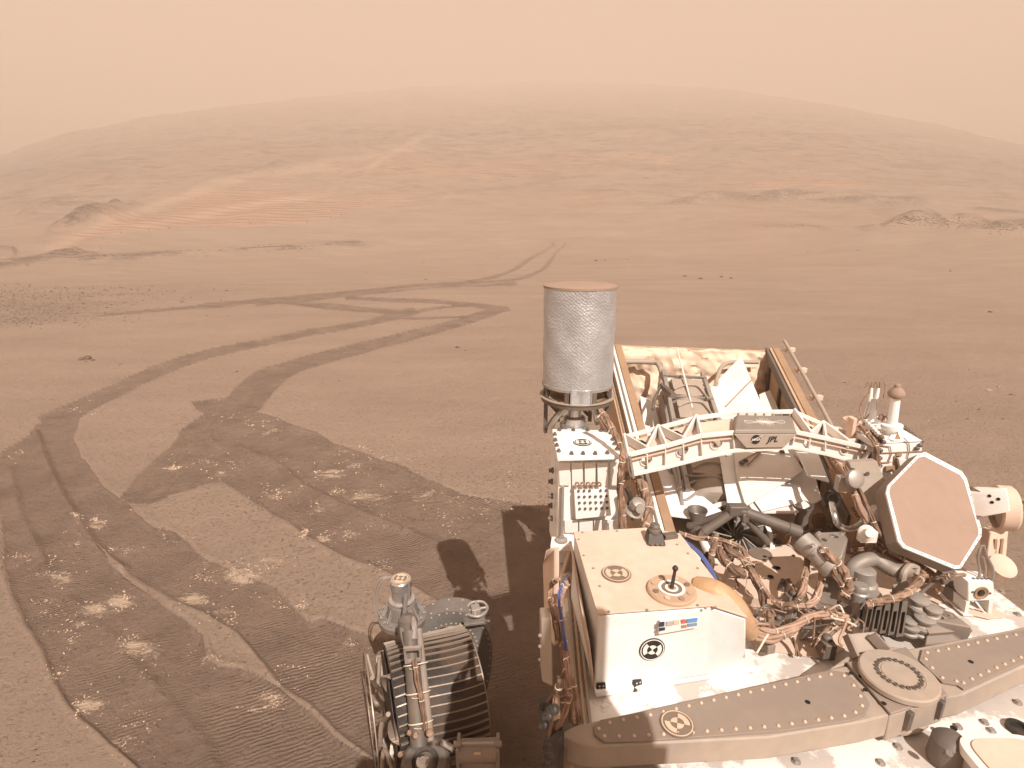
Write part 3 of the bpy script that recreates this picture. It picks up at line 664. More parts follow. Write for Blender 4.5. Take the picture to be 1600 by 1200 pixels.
def F(px, py): return W(px, py, pl=(FB[0] + fn * .006, fn))
chips = link('colour_chip_strip', MB().prism([F(1027, 988), F(1089, 977), F(1091, 962), F(1030, 968)], fn * .007), MWHITE, ibox, bevel=.001)
def quadF(a, b, cc, d, off=.0145): return MB().prism([W(*p, pl=(FB[0] + fn * off, fn)) for p in (a, b, cc, d)], fn * .001)
for nm, col, qd in [('dark', (0.035,0.05,0.08), [(1029,979),(1038,978),(1038,971),(1030,972)]), ('dark', (0.03,0.045,0.075), [(1029,986),(1039,984),(1039,980),(1030,981)]),
                    ('red', (0.55,0.15,0.10), [(1065,974),(1072,973),(1071,967),(1064,968)]), ('blue', (0.13,0.30,0.60), [(1073,973),(1089,971),(1090,965),(1073,967)]),
                    ('red', (0.48,0.20,0.14), [(1065,981),(1073,980),(1072,976),(1065,977)]), ('blue', (0.20,0.30,0.42), [(1075,979),(1089,977),(1089,973),(1074,975)]),
                    ('grey', (0.45,0.42,0.38), [(1041,978),(1050,977),(1050,970),(1041,971)]), ('tan', (0.62,0.52,0.42), [(1052,976),(1061,975),(1061,968),(1052,969)])]:
    link('colour_chip', quadF(*qd), mat(nm + '_chip', col, .6), chips, nm + ' colour chip', smooth=0)
marker(ibox, F(1020, 1017) - fn * .006, fn, (0, 0, 1), .0275, MBLACK, MWHITE, tilt=-.15)
# flange along the foot and two small black cubes in front
q = MB(); q.prism([FB[0] + fn * .0, FB[2] + fn * .0, FB[2] + Vector((.03, .01, 0)) + fn * .018, FB[0] + fn * .016], (0, 0, .012)); link('foot_flange', q, WHITE_CLEAN, ibox, bevel=.002)
for (x, y), tt in (((938, 1080), .1), ((994, 1075), .35)):
    p = W(x, y, ZD + .001); u = Vector((math.cos(tt), math.sin(tt), 0)); w = Vector((-math.sin(tt), math.cos(tt), 0)); s_ = .023
    qb = MB(); qb.hexa([p - u*s_/2 - w*s_*.4, p + u*s_/2 - w*s_*.4, p + u*s_/2 + w*s_/2, p - u*s_/2 + w*s_/2], [p - u*s_*.4 - w*s_*.2 + Vector((0,0,s_)), p + u*s_*.4 - w*s_*.2 + Vector((0,0,s_)), p + u*s_*.4 + w*s_/2 + Vector((0,0,s_)), p - u*s_*.4 + w*s_/2 + Vector((0,0,s_))])
    o = link('black_cube', qb, BLACK, rover, 'small black block with white dots', bevel=.001)
    fr = -w + Vector((0,0,.12)); qd = MB()
    for i in (-1, 1):
        for k in (0, 1): qd.prism(circle(p + u*i*.004 - w*(.0094 - .0038*(.55 + k*.3)) + Vector((0,0,s_*(.55 + k*.3))) - w*.0006, u, Vector((0,0,1)), .0017, 8), -w * .0006)
    ring(qd, p - w*.0088 + Vector((0,0,.006)), u, Vector((0,0,1)), .003, .0042, -w*.001, 12)
    link('dot', qd, MWHITE, o, stuff=True, smooth=0)
# rear shade wall left of the box and rails
q = MB(); q.prism([W(893, 845, 1.20), W(893, 845, 1.055), W(930, 1075, 1.056), W(921, 1000, 1.19)], (-.006, 0, 0)); link('side_shield', q, DUSTY, rover, bevel=.002)
for k, (dx, m_) in enumerate(((0, BARL), (.010, TAN), (.020, BARL))):
    q = MB(); q.bar(W(886 + k*6, 900, ZD + .004), W(905 + k*9, 1140, ZD + .004), .006, .012); link('edge_rail', q, m_, deck, bevel=.001)

# ------------------------------------------------------------------ electronics tower
tx0, tx1 = W(868, 712, y=1.45).x, W(970, 712, y=1.45).x
ty0, ty1, tz = 1.45, 1.63, 1.39
q = MB(); q.hexa([(tx0 + .012, ty0, ZD), (tx1 + .02, ty0 + .02, ZD), (tx1 + .02, ty1, ZD), (tx0, ty1, ZD)], [(tx0 + .008, ty0, tz), (tx1, ty0 + .015, tz), (tx1, ty1, tz), (tx0, ty1, tz)])
tower = link('electronics_tower', q, WHITE_CLEAN, rover, 'white box tower below the silver canister with a connector panel', bevel=.003)
tpz = tz + .012
capp = [W(871, 715, tpz), W(972, 712, tpz), W(958, 672, tpz), W(862, 670, tpz)]
cap_ = link('top_plate', MB().prism(capp, (0, 0, -.012)), WHITE_CLEAN, tower, bevel=.003)
q = MB()
for x, y in [(874,673),(896,673),(918,673),(939,674),(867,680),(868,689),(870,697),(873,706),(954,678),(957,688),(960,695),(964,703),(893,710),(911,710),(930,710),(949,709)]: q.lathe(W(x, y, tpz), (0,0,1), [(.0062, 0), (.0062, .004), (.004, .0045), (.004, .009)], 10)
link('cap_screw', q, DGREY, cap_, stuff=True)
marker(cap_, W(910, 692, tpz), (0,0,1), (0,1,0), .026, MBLACK, MWHITE)
ff = ty0 - .004
def TF(px, py, off=0): return W(px, py, y=ty0 - .002 - off)
for k in range(5):
    a = 872 + k * 20
    q = MB(); q.prism([TF(a + 1, 722), TF(a + 18.5, 722), TF(a + 18, 765 if k % 2 else 758), TF(a + 2, 765 if k % 2 else 758)], (0, -.003, 0)); link('front_panel', q, WHITE, tower, bevel=.0008)
for k in range(4):
    q = MB(); q.prism([TF(882 + k*23, 812), TF(903 + k*23, 812), TF(903 + k*23, 832), TF(882 + k*23, 832)], (0, -.003, 0)); link('front_panel', q, WHITE, tower, bevel=.0008)
cpz = [TF(898, 806, .0), TF(953, 800, .0), TF(949, 760, .0), TF(896, 762, .0)]
cpan = link('connector_panel', MB().prism(cpz, (0, -.022, 0)), WHITE_CLEAN, tower, bevel=.002)
def CP_(px, py): return W(px, py, y=ty0 - .0245)
for k in range(5):
    p = CP_(902 + k * 8.6, 757.5) + Vector((0, .006, 0)); q = MB(); ring(q, p, (1,0,0), (0,0,1), .0038, .0066, (0,-.008,0), 14); link('connector', q, COPPER, cpan)
for j in range(4):
    for i in range(6):
        if j == 0 and i in (3,): continue
        p = CP_(904 + i * 8.6 + j * .6, 767 + j * 9.3 - i * .2); q = MB(); q.lathe(p, (0,-1,0), [(.0042, 0), (.0042, .001), (.0026, .0012), (.0026, .004)], 10); link('panel_screw', q, DGREY, cpan)
for k, yy in enumerate((735, 757, 775, 795, 810)):
    q = MB(); p = Vector((tx0 + .0, 1.50 + .02 * (k % 2), W(862, yy, y=1.5).z)); q.lathe(p, (-1, 0, 0), [(.009, 0), (.009, .006), (.006, .006), (.006, .014)], 12); link('side_connector', q, DGREY, tower)
# little bracket with a rod on the near left corner
q = MB(); q.prism([W(860, 852, 1.13), W(900, 852, 1.13), W(893, 840, 1.13), W(862, 838, 1.13)], (0, 0, -.02)); brk = link('corner_bracket', q, WHITE_CLEAN, rover, bevel=.002)
q = MB(); b0 = W(877, 845, 1.131); q.cyl(b0, b0 + Vector((0, 0, .17)), .0055, .0045, 12); q.lathe(b0, (0,0,1), [(.018, 0), (.018, .006), (.008, .010), (.008, .016)], 16); link('rod', q, STEEL, brk)
q = MB(); q.bar(W(893, 856, 1.11), W(878, 905, 1.03), .01, .02); q.prism([W(900, 856, 1.11), W(900, 905, 1.06), W(894, 868, 1.08)], (-.006, 0, 0)); link('brace', q, DUSTY, brk, bevel=.001)

# ------------------------------------------------------------------ silver canister antenna on its stand
cx, cy, cz0, cz1, cr = W(902, 600, y=1.70).x, 1.70, W(902, 597, y=1.70).z, W(902, 447, y=1.70).z, .1075
stand = empty('canister_antenna', (cx, cy, tz), rover); stand['label'] = 'silver foil wrapped cylinder on a dark strut stand'
q = MB(); nseg = 72; prof = []
o_ = 0
for j in range(15):
    z = cz0 + (cz1 - cz0) * j / 14
    for k in range(nseg):
        a = 2*math.pi*k/nseg; r = cr + .0012 * math.sin(a*5 + j) * (1 if 0 < j < 14 else 0) + .0015 * (noise.noise(Vector((math.cos(a)*3, math.sin(a)*3, j*.6))))
        zz = z
        if j == 14: zz += .003 * math.sin(a*3) 
        q.v.append(Vector((cx + r*math.cos(a), cy + r*math.sin(a), zz)))
for j in range(14):
    for k in range(nseg): q.f.append((j*nseg+k, j*nseg+(k+1)%nseg, (j+1)*nseg+(k+1)%nseg, (j+1)*nseg+k))
can = link('canister', q, FOIL, stand, smooth=60)
q = MB(); q.lathe((cx, cy, cz1 - .004), (0, 0, 1), [(cr - .001, 0), (cr + .0022, .001), (cr + .0022, .007), (cr - .004, .009), (cr*.5, .013), (.004, .0145)], 64); link('canister_cap', q, RADOME, can, 'dusty tan cap')
q = MB(); q.lathe((cx, cy, cz0 - .006), (0, 0, 1), [(cr - .002, 0), (cr + .0025, 0), (cr + .0025, .008), (cr - .002, .008)], 64, cap=False); link('hem', q, STEEL, can)
q = MB(); f0 = cy - cr - .0015
q.prism([(cx - .028, f0 + .004, cz0 + .004), (cx + .028, f0 + .004, cz0 + .004), (cx + .028, f0 + .004, cz0 - .040), (cx - .028, f0 + .004, cz0 - .040)], (0, -.004, 0)); link('foil_flap', q, FOIL, can, bevel=.001)
for s_ in (-1, 1):
    q = MB(); q.bar((cx + s_*.030, f0, cz0 + .004), (cx + s_*.030, f0, cz0 - .040), .004, .005, (0,1,0)); link('flap_strip', q, STEEL, can)
zr = cz0 - .058
q = MB(); q.lathe((cx, cy, zr), (0,0,1), [(cr - .014, 0), (cr + .002, 0), (cr + .004, .004), (cr + .004, .016), (cr - .014, .016), (cr - .014, 0)], 48, cap=False)
for k in range(8):
    a = k*math.pi/4 + .39; u = Vector((math.cos(a), math.sin(a), 0)); t_ = Vector((-u.y, u.x, 0)); q.box(Vector((cx, cy, zr + .037)) + u*(cr - .003), u*.008, t_*.014, Vector((0,0,.044)))
link('base_ring', q, DGREY, stand, bevel=.0008)
q = MB(); q.lathe((cx, cy, zr + .012), (0,0,1), [(.02,0),(.085,.002),(.085,.006),(.06,.012),(.05,.03),(.02,.034)], 32); link('inner_hub', q, BROWN, stand)
q = MB(); q.lathe((cx, cy, zr + .0165), (0,0,1), [(cr - .002, 0), (cr + .009, 0), (cr + .009, .003), (cr - .002, .003), (cr - .002, 0)], 48, cap=False); link('rim_flange', q, BARL, stand)
for x0, x1, y0 in ((-.098, -.098, -.02), (.092, .092, -.02), (-.05, -.05, .085), (.055, .055, .085)):
    q = MB(); q.bar((cx + x0, cy + y0, zr), (cx + x1, min(cy + y0, 9), tz - .02), .012, .014, (0,1,0)); link('post', q, DGREY, stand, bevel=.001)
for x0, y0, x1, y1 in ((-.05, -.07, -.095, -.03), (-.095, .0, -.04, .08), (.06, .07, .095, .0), (-.02, .09, .05, .09)):
    q = MB(); q.bar((cx + x0, cy + y0, zr), (cx + x1, cy + y1, tz - .0), .010, .012, (0,1,0)); link('strut', q, DGREY, stand, bevel=.001)
q = MB(); q.tube([(cx - .085, cy - .05, tz + .005), (cx - .055, cy - .065, tz + .06), (cx - .005, cy - .07, tz + .098), (cx + .04, cy - .065, tz + .075), (cx + .06, cy - .05, tz + .02)], .0085, 10); link('hoop', q, STEEL, stand)
q = MB(); q.lathe((cx - .01, cy - .04, tz + .004), (0,0,1), [(.045,0),(.045,.012),(.036,.016),(.034,.034),(.022,.04),(.018,.085),(.01,.09)], 28); link('coax_fitting', q, SILVER, stand)
harness('antenna_cable', stand, [(cx + .05, cy - .05, zr - .01), (cx + .075, cy - .07, zr - .05), (cx + .06, cy - .09, tz + .05), (cx + .085, cy - .11, tz + .02)], .010, BROWNC, 3, seed=2)

# ------------------------------------------------------------------ truss bridge
ys = lambda px: 1.43 + .10 * (px - 983) / 375
def A(px, py, off=0): 
    p = W(px, py, y=ys(px)); return Vector((p.x, p.y + off, p.z))
E2 = [(981,711),(1040,697),(1095,681),(1145,676),(1243,675),(1290,685),(1360,701)]
E3 = [(985,742),(1040,730),(1098,715),(1148,704),(1238,699),(1290,709),(1346,724)]
DEP = .115
E1 = [(975,683),(1028,669),(1088,653),(1148,645),(1240,643),(1286,663),(1356,689)]
P2 = [A(*p) for p in E2]; P3 = [A(*p) for p in E3]
P1 = [Vector((b.x, b.y + DEP, W(a[0], a[1], y=b.y + DEP).z)) for a, b in zip(E1, P2)]
P1 = [W(a[0], a[1], y=b.y + DEP) for a, b in zip(E1, P2)]
bridge = empty('truss_bridge', P2[3], rover); bridge['label'] = 'white arched truss beam crossing the generator bay with a grey badge box'
def strip(L, w, h, up): 
    q = MB()
    for a, b in zip(L[:-1], L[1:]): q.bar(a, b, w, h, up)
    return q
link('beam_chord', strip(P2, .010, .012, (0,0,1)), WHITE, bridge, bevel=.0015); link('beam_chord', strip(P1, .010, .012, (0,0,1)), WHITE, bridge, bevel=.0015); link('beam_chord', strip(P3, .010, .010, (0,0,1)), WHITE, bridge, bevel=.0015)
inn = Vector((0, 0, -.016))
for i in range(6):                      # sunk floor of each bay of the top face
    a, b, c_, d = P2[i], P2[i+1], P1[i+1], P1[i]
    m1 = (a + b) / 2
    q = MB(); q.prism([a + inn, b + inn, c_ + inn, d + inn], (0, 0, -.003)); link('top_web', q, DUSTY, bridge)
    if i in (2, 3): continue
    q = MB()
    q.bar(d, m1, .006, .026); q.bar(m1, c_, .006, .026); q.bar(b, c_, .006, .026)
    if i == 0: q.bar(a, d, .006, .026)
    link('diagonal_rib', q, WHITE, bridge, bevel=.001)
    cc = (d + c_ + m1) / 3 + inn + Vector((0, 0, .001)); q = MB(); q.prism(circle(cc + Vector((0,.008,0)), (1,0,0), (0,1,0), .014, 18), (0,0,.001)); link('web_hole', q, HOLE_SHADE, bridge, smooth=0)
inf = Vector((0, .012, 0))
for i in range(6):
    a, b, c_, d = P2[i] + inf, P2[i+1] + inf, P3[i+1] + inf, P3[i] + inf
    cen = (a + b + c_ + d) / 4; u = (b - a).normalized(); hr = min(.017, (a - d).length * .27)
    q = MB()
    if i == 3: q.prism([a, b, c_, d], (0, .003, 0))
    else: q.plate([a, b, c_, d], [circle(cen, u, (0,0,1), hr, 20)], (0, .003, 0))
    link('front_web', q, WHITE, bridge, smooth=0)
    if i != 3:
        q = MB(); ring(q, cen + Vector((0,-.004,0)), u, Vector((0,0,1)), hr, hr + .0025, (0,.008,0), 20); link('hole_rim', q, WHITE, bridge)
    for L in ((a, d), ((a + b) / 2, (c_ + d) / 2)) if i in (0, 1, 4) else ((a, d),):
        if L[0] is a or True:
            q = MB(); q.bar(L[0] - Vector((0,.006,0)), L[1] - Vector((0,.006,0)), .0035, .014, (0,1,0)); link('front_rib', q, WHITE, bridge, bevel=.0008)
q = MB(); q.bar(P2[-1], P3[-1], .004, .016, (0,1,0)); link('front_rib', q, WHITE, bridge)
q = MB(); q.bar(P3[0] + Vector((.008,0,-.006)), P2[0] + Vector((.004,0,0)), .006, .02, (0,1,0)); link('end_plate', q, STEEL, bridge)
# end bracket on the right
q = MB(); q.prism([P2[-1] + Vector((.004,0,.01)), P2[-1] + Vector((.030,.01,.03)), P3[-1] + Vector((.045,.02,-.03)), P3[-1] + Vector((.005,0,-.012))], (.006, .05, 0)); link('end_bracket', q, DGREY, bridge, bevel=.001)
# badge box
bo = -.012
b2l, b2r, b3l, b3r = A(1144, 676, bo), A(1242, 676, bo), A(1163, 698, bo), A(1222, 697, bo)
zt = P1[3].z
backl, backr = W(1152, 652, y=b2l.y + .10), W(1232, 653, y=b2r.y + .10)
q = MB(); q.hexa([b2l, b2r, backr + Vector((.012,0,0)), backl - Vector((.012,0,0))], [b2l + Vector((.004,.004,.012)), b2r + Vector((-.004,.004,.012)), backr + Vector((0,0,.008)), backl + Vector((0,0,.008))])
bb = link('badge_box', q, GREY, bridge, 'grey topped box with a starburst and round emblem', bevel=.003)
q = MB(); q.prism([b2l, b2r, b3r, b3l], (0, .02, 0)); bf = link('badge_front', q, BARL, bb, bevel=.002)
fnb = Vector((.26, -1, 0)).normalized(); fnb = Vector(((b2r.y - b2l.y), -(b2r.x - b2l.x), 0)).normalized()
def BF(px, py): return W(px, py, pl=(b2l + fnb * .0012, fnb))
q = MB(); ce = BF(1181, 686.5); u_, w_, n_ = frame_of(fnb, (0,0,1)); q.prism(circle(ce, u_, w_, .0135, 28), fnb * .001); em = link('round_emblem', q, MBLACK, bb, smooth=0)
text(em, 'NASA', ce + fnb * .0022, fnb, (0,0,1), .0095, MWHITE)
q = MB(); q.tube([BF(1172, 690) + fnb*.002, BF(1180, 685) + fnb*.002, BF(1191, 680.5) + fnb*.002], .0006, 5); link('emblem_swoosh', q, MWHITE, em)
text(bb, 'JPL', BF(1207, 686.5) + fnb * .001, fnb, (0,0,1), .023, MBLACK, shear=.25, space=1.05)
tc0 = W(1193, 663, z=b2l.z + .0135); tn = ((b2r - b2l).cross(backl - b2l)).normalized(); tn = tn if tn.z > 0 else -tn
cB = (b2l + b2r + backl + backr) / 4 + Vector((0,0,.0112)); q = MB()
for k in range(9):
    a = k * math.pi / 9 + .2; L_ = .030 if k % 3 else .022; dx = Vector((math.cos(a), math.sin(a)*1.0, 0)); dx = dx - tn * dx.dot(tn); q.bar(cB - dx*L_*.8, cB + dx*L_*.8, .0008, .0012, tn)
dx = (b2r - b2l).normalized(); q.tube([cB - dx*.062, cB - dx*.055 + Vector((0,.008,.0008)), cB, cB + dx*.055 + Vector((0,.008,.0008)), cB + dx*.062], .0007, 5); q.tube([cB - dx*.062, cB - dx*.05 - Vector((0,.008,.0006)), cB, cB + dx*.05 - Vector((0,.008,.0006)), cB + dx*.062], .0007, 5)
link('starburst_print', q, MWHITE, bb)
q = MB()
for k in range(7): q.lathe(backl + (backr - backl) * (k / 6) + Vector((0, -.004, .006)), (0,0,1), [(.0035, 0), (.0035, .008)], 8)
link('badge_screw', q, STEEL, bb, stuff=True)

# ------------------------------------------------------------------ generator bay behind the bridge
bay = empty('generator_bay', (.8, 2.0, 1.2), rover); bay['label'] = 'open bay behind the bridge holding the finned power generator between tan walls'
zf = lambda y: 1.02 + (y - 1.5) * .30                # floor rises to the rear
FN = Vector((0, -.30, 1)).normalized()
def B(px, py, h=0.0): return W(px, py, pl=(Vector((0, 1.5, 1.02 + h)), FN))
# side walls
lw = [W(958, 538, y=2.5), W(985, 600, y=2.2), W(1018, 712, y=1.75), W(1037, 832, y=1.46)]
rw = [W(1200, 543, y=2.5), W(1230, 600, y=2.22), W(1290, 715, y=1.78), W(1330, 805, y=1.50)]
def wall(name, L, off, depth, m, th=.02, par=bay, lab=None):
    q = MB(); a = [p + Vector((off, 0, 0)) for p in (L[0], L[-1])]
    q.prism([a[0], a[1], a[1] - Vector((0,0,depth)), a[0] - Vector((0,0,depth))], (th, 0, 0)); return link(name, q, m, par, lab, bevel=.002)
wall('wall_panel', lw, -.055, .34, TAN, .012); wall('wall_panel', lw, -.026, .34, WHITE, .01); wall('wall_edge', lw, .006, .06, BROWN, .03, lab='brown edge strip of the left wall'); wall('wall_edge', lw, -.052, .05, BROWN, .012)
wall('wall_panel', lw, -.008, .36, WHITE, .012)
wall('wall_panel', rw, .005, .34, TAN, .012); wall('wall_edge', rw, .02, .05, BROWN, .032, lab='brown edge strip of the right wall'); wall('wall_edge', rw, -.012, .04, DGREY, .012)
for k in range(6):
    q = MB(); t = .06 + k * .17; p = rw[0].lerp(rw[-1], t); q.bar(p + Vector((.0, 0, -.03)), p + Vector((-.006, -.02, -.30)), .012, .012, (0,1,0)); link('wall_stiffener', q, DGREY, bay)
# crumpled blanket at the back
q = MB(); nx, nzz = 60, 26
c0, c1, c2, c3 = W(962, 541, y=2.5), W(1208, 550, y=2.5), W(1250, 650, y=2.44), W(985, 650, y=2.44)
for j in range(nzz + 1):
    for i in range(nx + 1):
        s_, t_ = i / nx, j / nzz; p = c0.lerp(c1, s_).lerp(c3.lerp(c2, s_), t_)
        d = noise.noise(Vector((s_*7, t_*4, 1))) * .030 + abs(noise.noise(Vector((s_*15, t_*9, 5)))) * .026 - abs(noise.noise(Vector((s_*24 + t_*9, t_*14, 9)))) * .012
        q.v.append(p + Vector((0, d - .02*math.sin(t_*3.1), (noise.noise(Vector((s_*9, 0, 3))) * .012 if j == 0 else 0))))
for j in range(nzz):
    for i in range(nx): a = j*(nx+1)+i; q.f.append((a, a+1, a+nx+2, a+nx+1))
bl = link('thermal_blanket', q, BLANKET, bay, 'crumpled tan thermal blanket at the back of the bay', smooth=50)
bl.modifiers.new('thick', 'SOLIDIFY').thickness = .004
link('blanket_backing', MB().prism([c0 + Vector((0,.05,-.008)), c1 + Vector((0,.05,-.008)), c2 + Vector((0,.05,-.2)), c3 + Vector((0,.05,-.2))], (0,.02,0)), TAN, bay)
q = MB(); q.tube([W(974, 565, y=2.42), W(1020, 566, y=2.42), W(1030, 572, y=2.38), W(1035, 590, y=2.30), W(1033, 603, y=2.22)], .011, 12); link('coolant_pipe', q, BARL, bay)
q = MB(); q.tube([W(1185, 566, y=2.42), W(1145, 566, y=2.42), W(1128, 573, y=2.36), W(1121, 590, y=2.28), W(1119, 600, y=2.2)], .009, 12); link('coolant_pipe', q, BARL, bay)
q = MB(); q.tube([W(1034, 600, y=2.22), W(1024, 622, y=2.1), W(1020, 640, y=2.0)], .006, 8); q.tube([W(1035, 603, y=2.2), W(1045, 612, y=2.1), W(1052, 618, y=2.0)], .012, 8); link('pipe_joint', q, DGREY, bay)
q = MB(); q.cyl(W(1058, 545, y=2.38), W(1085, 650, y=2.0), .0035, .0035, 8); link('stay_rod', q, WHITE, bay)
# bay floor and the white heat plates
q = MB(); q.prism([B(975, 640), B(1250, 640), B(1345, 815), B(1045, 850)], (0,0,-.01)); link('bay_floor', q, DUSTY, bay)
PL = [
 ([(1000,618),(1022,628),(1045,720),(1090,800),(1032,805),(1010,700)], .02, WHITE_CLEAN),
 ([(1026,730),(1060,745),(1130,800),(1130,815),(1050,805),(1032,800)], .12, WHITE_CLEAN),
 ([(1095,600),(1118,620),(1150,640),(1165,700),(1130,730),(1100,680)], .09, WHITE_CLEAN),
 ([(1110,606),(1158,556),(1206,668),(1160,668),(1120,650)], .14, WHITE),
 ([(1186,616),(1203,609),(1228,665),(1235,690),(1200,690)], .05, WHITE),
 ([(1146,690),(1228,690),(1256,735),(1165,790),(1150,740)], .17, WHITE),
 ([(1224,695),(1258,690),(1284,780),(1245,800),(1178,800),(1170,788),(1262,728)], .13, WHITE),
 ([(1140,740),(1180,735),(1200,800),(1160,800)], .11, WHITE_CLEAN),
 ([(1124,712),(1147,705),(1170,800),(1140,806)], .155, WHITE_CLEAN),
 ([(1236,688),(1268,682),(1296,752),(1262,742)], .20, WHITE_CLEAN),
 ([(1008,690),(1034,700),(1062,795),(1036,800)], .10, WHITE_CLEAN),
]
for pts, h, m_ in PL:
    q = MB(); q.prism([B(x, y, h) for x, y in pts], (0, 0, -.006)); link('heat_plate', q, m_, bay, smooth=0, bevel=.0015)
q = MB(); q.prism([B(1172, 775, .136), B(1235, 756, .136), B(1250, 760, .136), B(1253, 785, .136), B(1190, 800, .136)], (0,0,.003)); link('heat_plate', q, WHITE_CLEAN, bay)
for a, b, h in (((1134,635),(1174,594),.146), ((1155,722),(1196,700),.177), ((1168,727),(1192,703),.177)):
    q = MB(); q.tube([B(*a, h), B(*b, h)], .0025, 6, 1); link('wire', q, BROWN, bay)
for x, y in ((1159,724),(1165,720),(1100,776),(1222,706)):
    q = MB(); bolt(q, B(x, y, .177 if x > 1120 else .1), FN, .006); link('plate_bolt', q, DGREY, bay)
# grey generator housing lying along the bay
g0, g1 = B(1110, 800, .04), B(1062, 606, .06)
dirg = (g1 - g0).normalized(); sg = dirg.cross(FN).normalized()
q = MB(); q.lathe(g0 - dirg*.02, dirg, [(.05,0),(.098,.01),(.098,(g1-g0).length - .06),(.07,(g1-g0).length)], 28); gen = link('generator', q, BARL, bay, 'grey cylindrical power generator with pipes')
for s_ in (-1, 1):
    q = MB(); q.bar(g0 + sg*s_*.085 + FN*.085, g1 + sg*s_*.080 + FN*.08, .016, .02, FN); link('side_beam', q, STEEL, gen, bevel=.002)
for k in range(5):
    p = g0.lerp(g1, .08 + k*.21) + FN*.092; q = MB(); q.bar(p - sg*.085, p + sg*.085, .008, .012, FN); link('cross_frame', q, GREY, gen, bevel=.001)
for k in range(4):
    p = g0.lerp(g1, .18 + k*.21) + FN*.093; q = MB(); q.box(p, sg*.12, dirg*.11, FN*.008); link('housing_panel', q, BARL, gen, bevel=.002)
for k in range(5):
    o1 = g0.lerp(g1, .12 + k*.16) + FN*.104; q = MB(); q.tube([o1 - sg*.06, o1 - sg*.02 + dirg*.03, o1 + sg*.03 + dirg*.035, o1 + sg*.05 - dirg*.01, o1 + sg*.06 - dirg*.05], .0035, 7); link('small_pipe', q, BARL, gen)
q = MB()
for k, (a, b) in enumerate((((1035,620),(1045,690)), ((1048,690),(1066,790)), ((1040,700),(1062,775)))): q.tube([B(*a, .12), B((a[0]+b[0])/2 + 3, (a[1]+b[1])/2, .14), B(*b, .12)], .006, 8)
q.tube([B(1060, 772, .11), B(1068, 782, .12), B(1082, 775, .12), B(1098, 760, .12), B(1100, 748, .11)], .005, 8); q.tube([B(1065,762,.12), B(1085,752,.13), B(1110,745,.12)], .0045, 8)
link('coolant_line', q, STEEL, gen)
q = MB()
for k in range(4): q.bar(B(1058 + k*14, 720, .115), B(1080 + k*14, 800, .10), .008, .010, FN)
link('fin', q, BARG, gen)
# slotted rails near the front of the bay
for k, (a, b) in enumerate((((1126,740),(1138,790)), ((1139,740),(1160,792)), ((1150,738),(1176,790)))):
    q = MB(); q.bar(B(*a, .10), B(*b, .085), .012, .022, FN); link('slotted_rail', q, WHITE, bay, bevel=.001)
q = MB(); q.box(B(1150, 772, .10), (.05,0,0), (0,.04,0), FN*.02); link('rail_clamp', q, GREY, bay, bevel=.002)
q = MB(); q.box(B(1150, 785, .09), (.075,0,0), (0,.012,0), FN*.012); link('rail_clamp', q, WHITE, bay, bevel=.002)
# white cone shroud with grey vanes
cc = W(1150, 838, 1.10); sax = Vector((.02, -.62, .78)).normalized(); su = Vector((1, 0, 0)); sw = sax.cross(su).normalized()
q = MB(); q.lathe(cc - sax*.03, sax, [(.088, 0), (.108, .012), (.114, .030), (.110, .038), (.096, .042)], 40, cap=False); shr = link('round_shroud', q, WHITE, bay, 'pale round shroud with grey vanes inside', smooth=50)
shr.modifiers.new('thick', 'SOLIDIFY').thickness = .003
q = MB(); q.lathe(cc - sax*.03, sax, [(.03,-.01),(.088,0),(.086,.002),(.03,-.006)], 30, cap=False); link('shroud_bowl', q, DGREY, shr)
for k in range(12):
    a = k*math.pi*2/12 + .1; u = su*math.cos(a) + sw*math.sin(a); n_ = sax.cross(u)
    q = MB(); q.hexa([cc + u*.014 - sax*.028 - n_*.0012, cc + u*.100 - sax*.020 - n_*.0012, cc + u*.100 - sax*.020 + n_*.0012, cc + u*.014 - sax*.028 + n_*.0012], [cc + u*.014 + sax*.010 + n_*.010, cc + u*.106 + sax*.006 + n_*.024, cc + u*.106 + sax*.006 + n_*.027, cc + u*.014 + sax*.010 + n_*.013]); link('vane', q, GREY, shr)
# grey tripod tubes and two little horns
apex = W(1152, 796, 1.21)
for b_, r_ in ((W(1098, 832, 1.14), .013), (W(1250, 832, 1.15), .016), (W(1200, 848, 1.10), .010), (W(1075, 822, 1.12), .010)):
    q = MB(); d = (b_ - apex); q.cyl(apex + d*.03, b_, r_, r_, 18); q.cyl(apex + d*.12, apex + d*.17, r_*1.12, r_*1.12, 18); q.cyl(apex + d*.80, apex + d*.97, r_*1.14, r_*1.14, 18); link('tripod_tube', q, DGREY, bay)
q = MB(); q.box(apex, (.055,0,0), (0,.03,0), (0,0,.03)); q.box(apex + Vector((.02,-.01,-.02)), (.02,0,0), (0,.02,0), (0,0,.03)); link('tripod_head', q, DGREY, bay, bevel=.004)
for x, y in ((1087, 832), (1252, 824)):
    p = W(x, y, 1.10); q = MB(); q.lathe(p, (-.02 if x < 1100 else -.05, 0, 1), [(.020,0),(.019,.03),(.017,.04),(.030,.075),(.0295,.078),(.024,.073),(.012,.045)], 24); link('exhaust_horn', q, DGREY, rover, 'small dark grey horn opening upward')

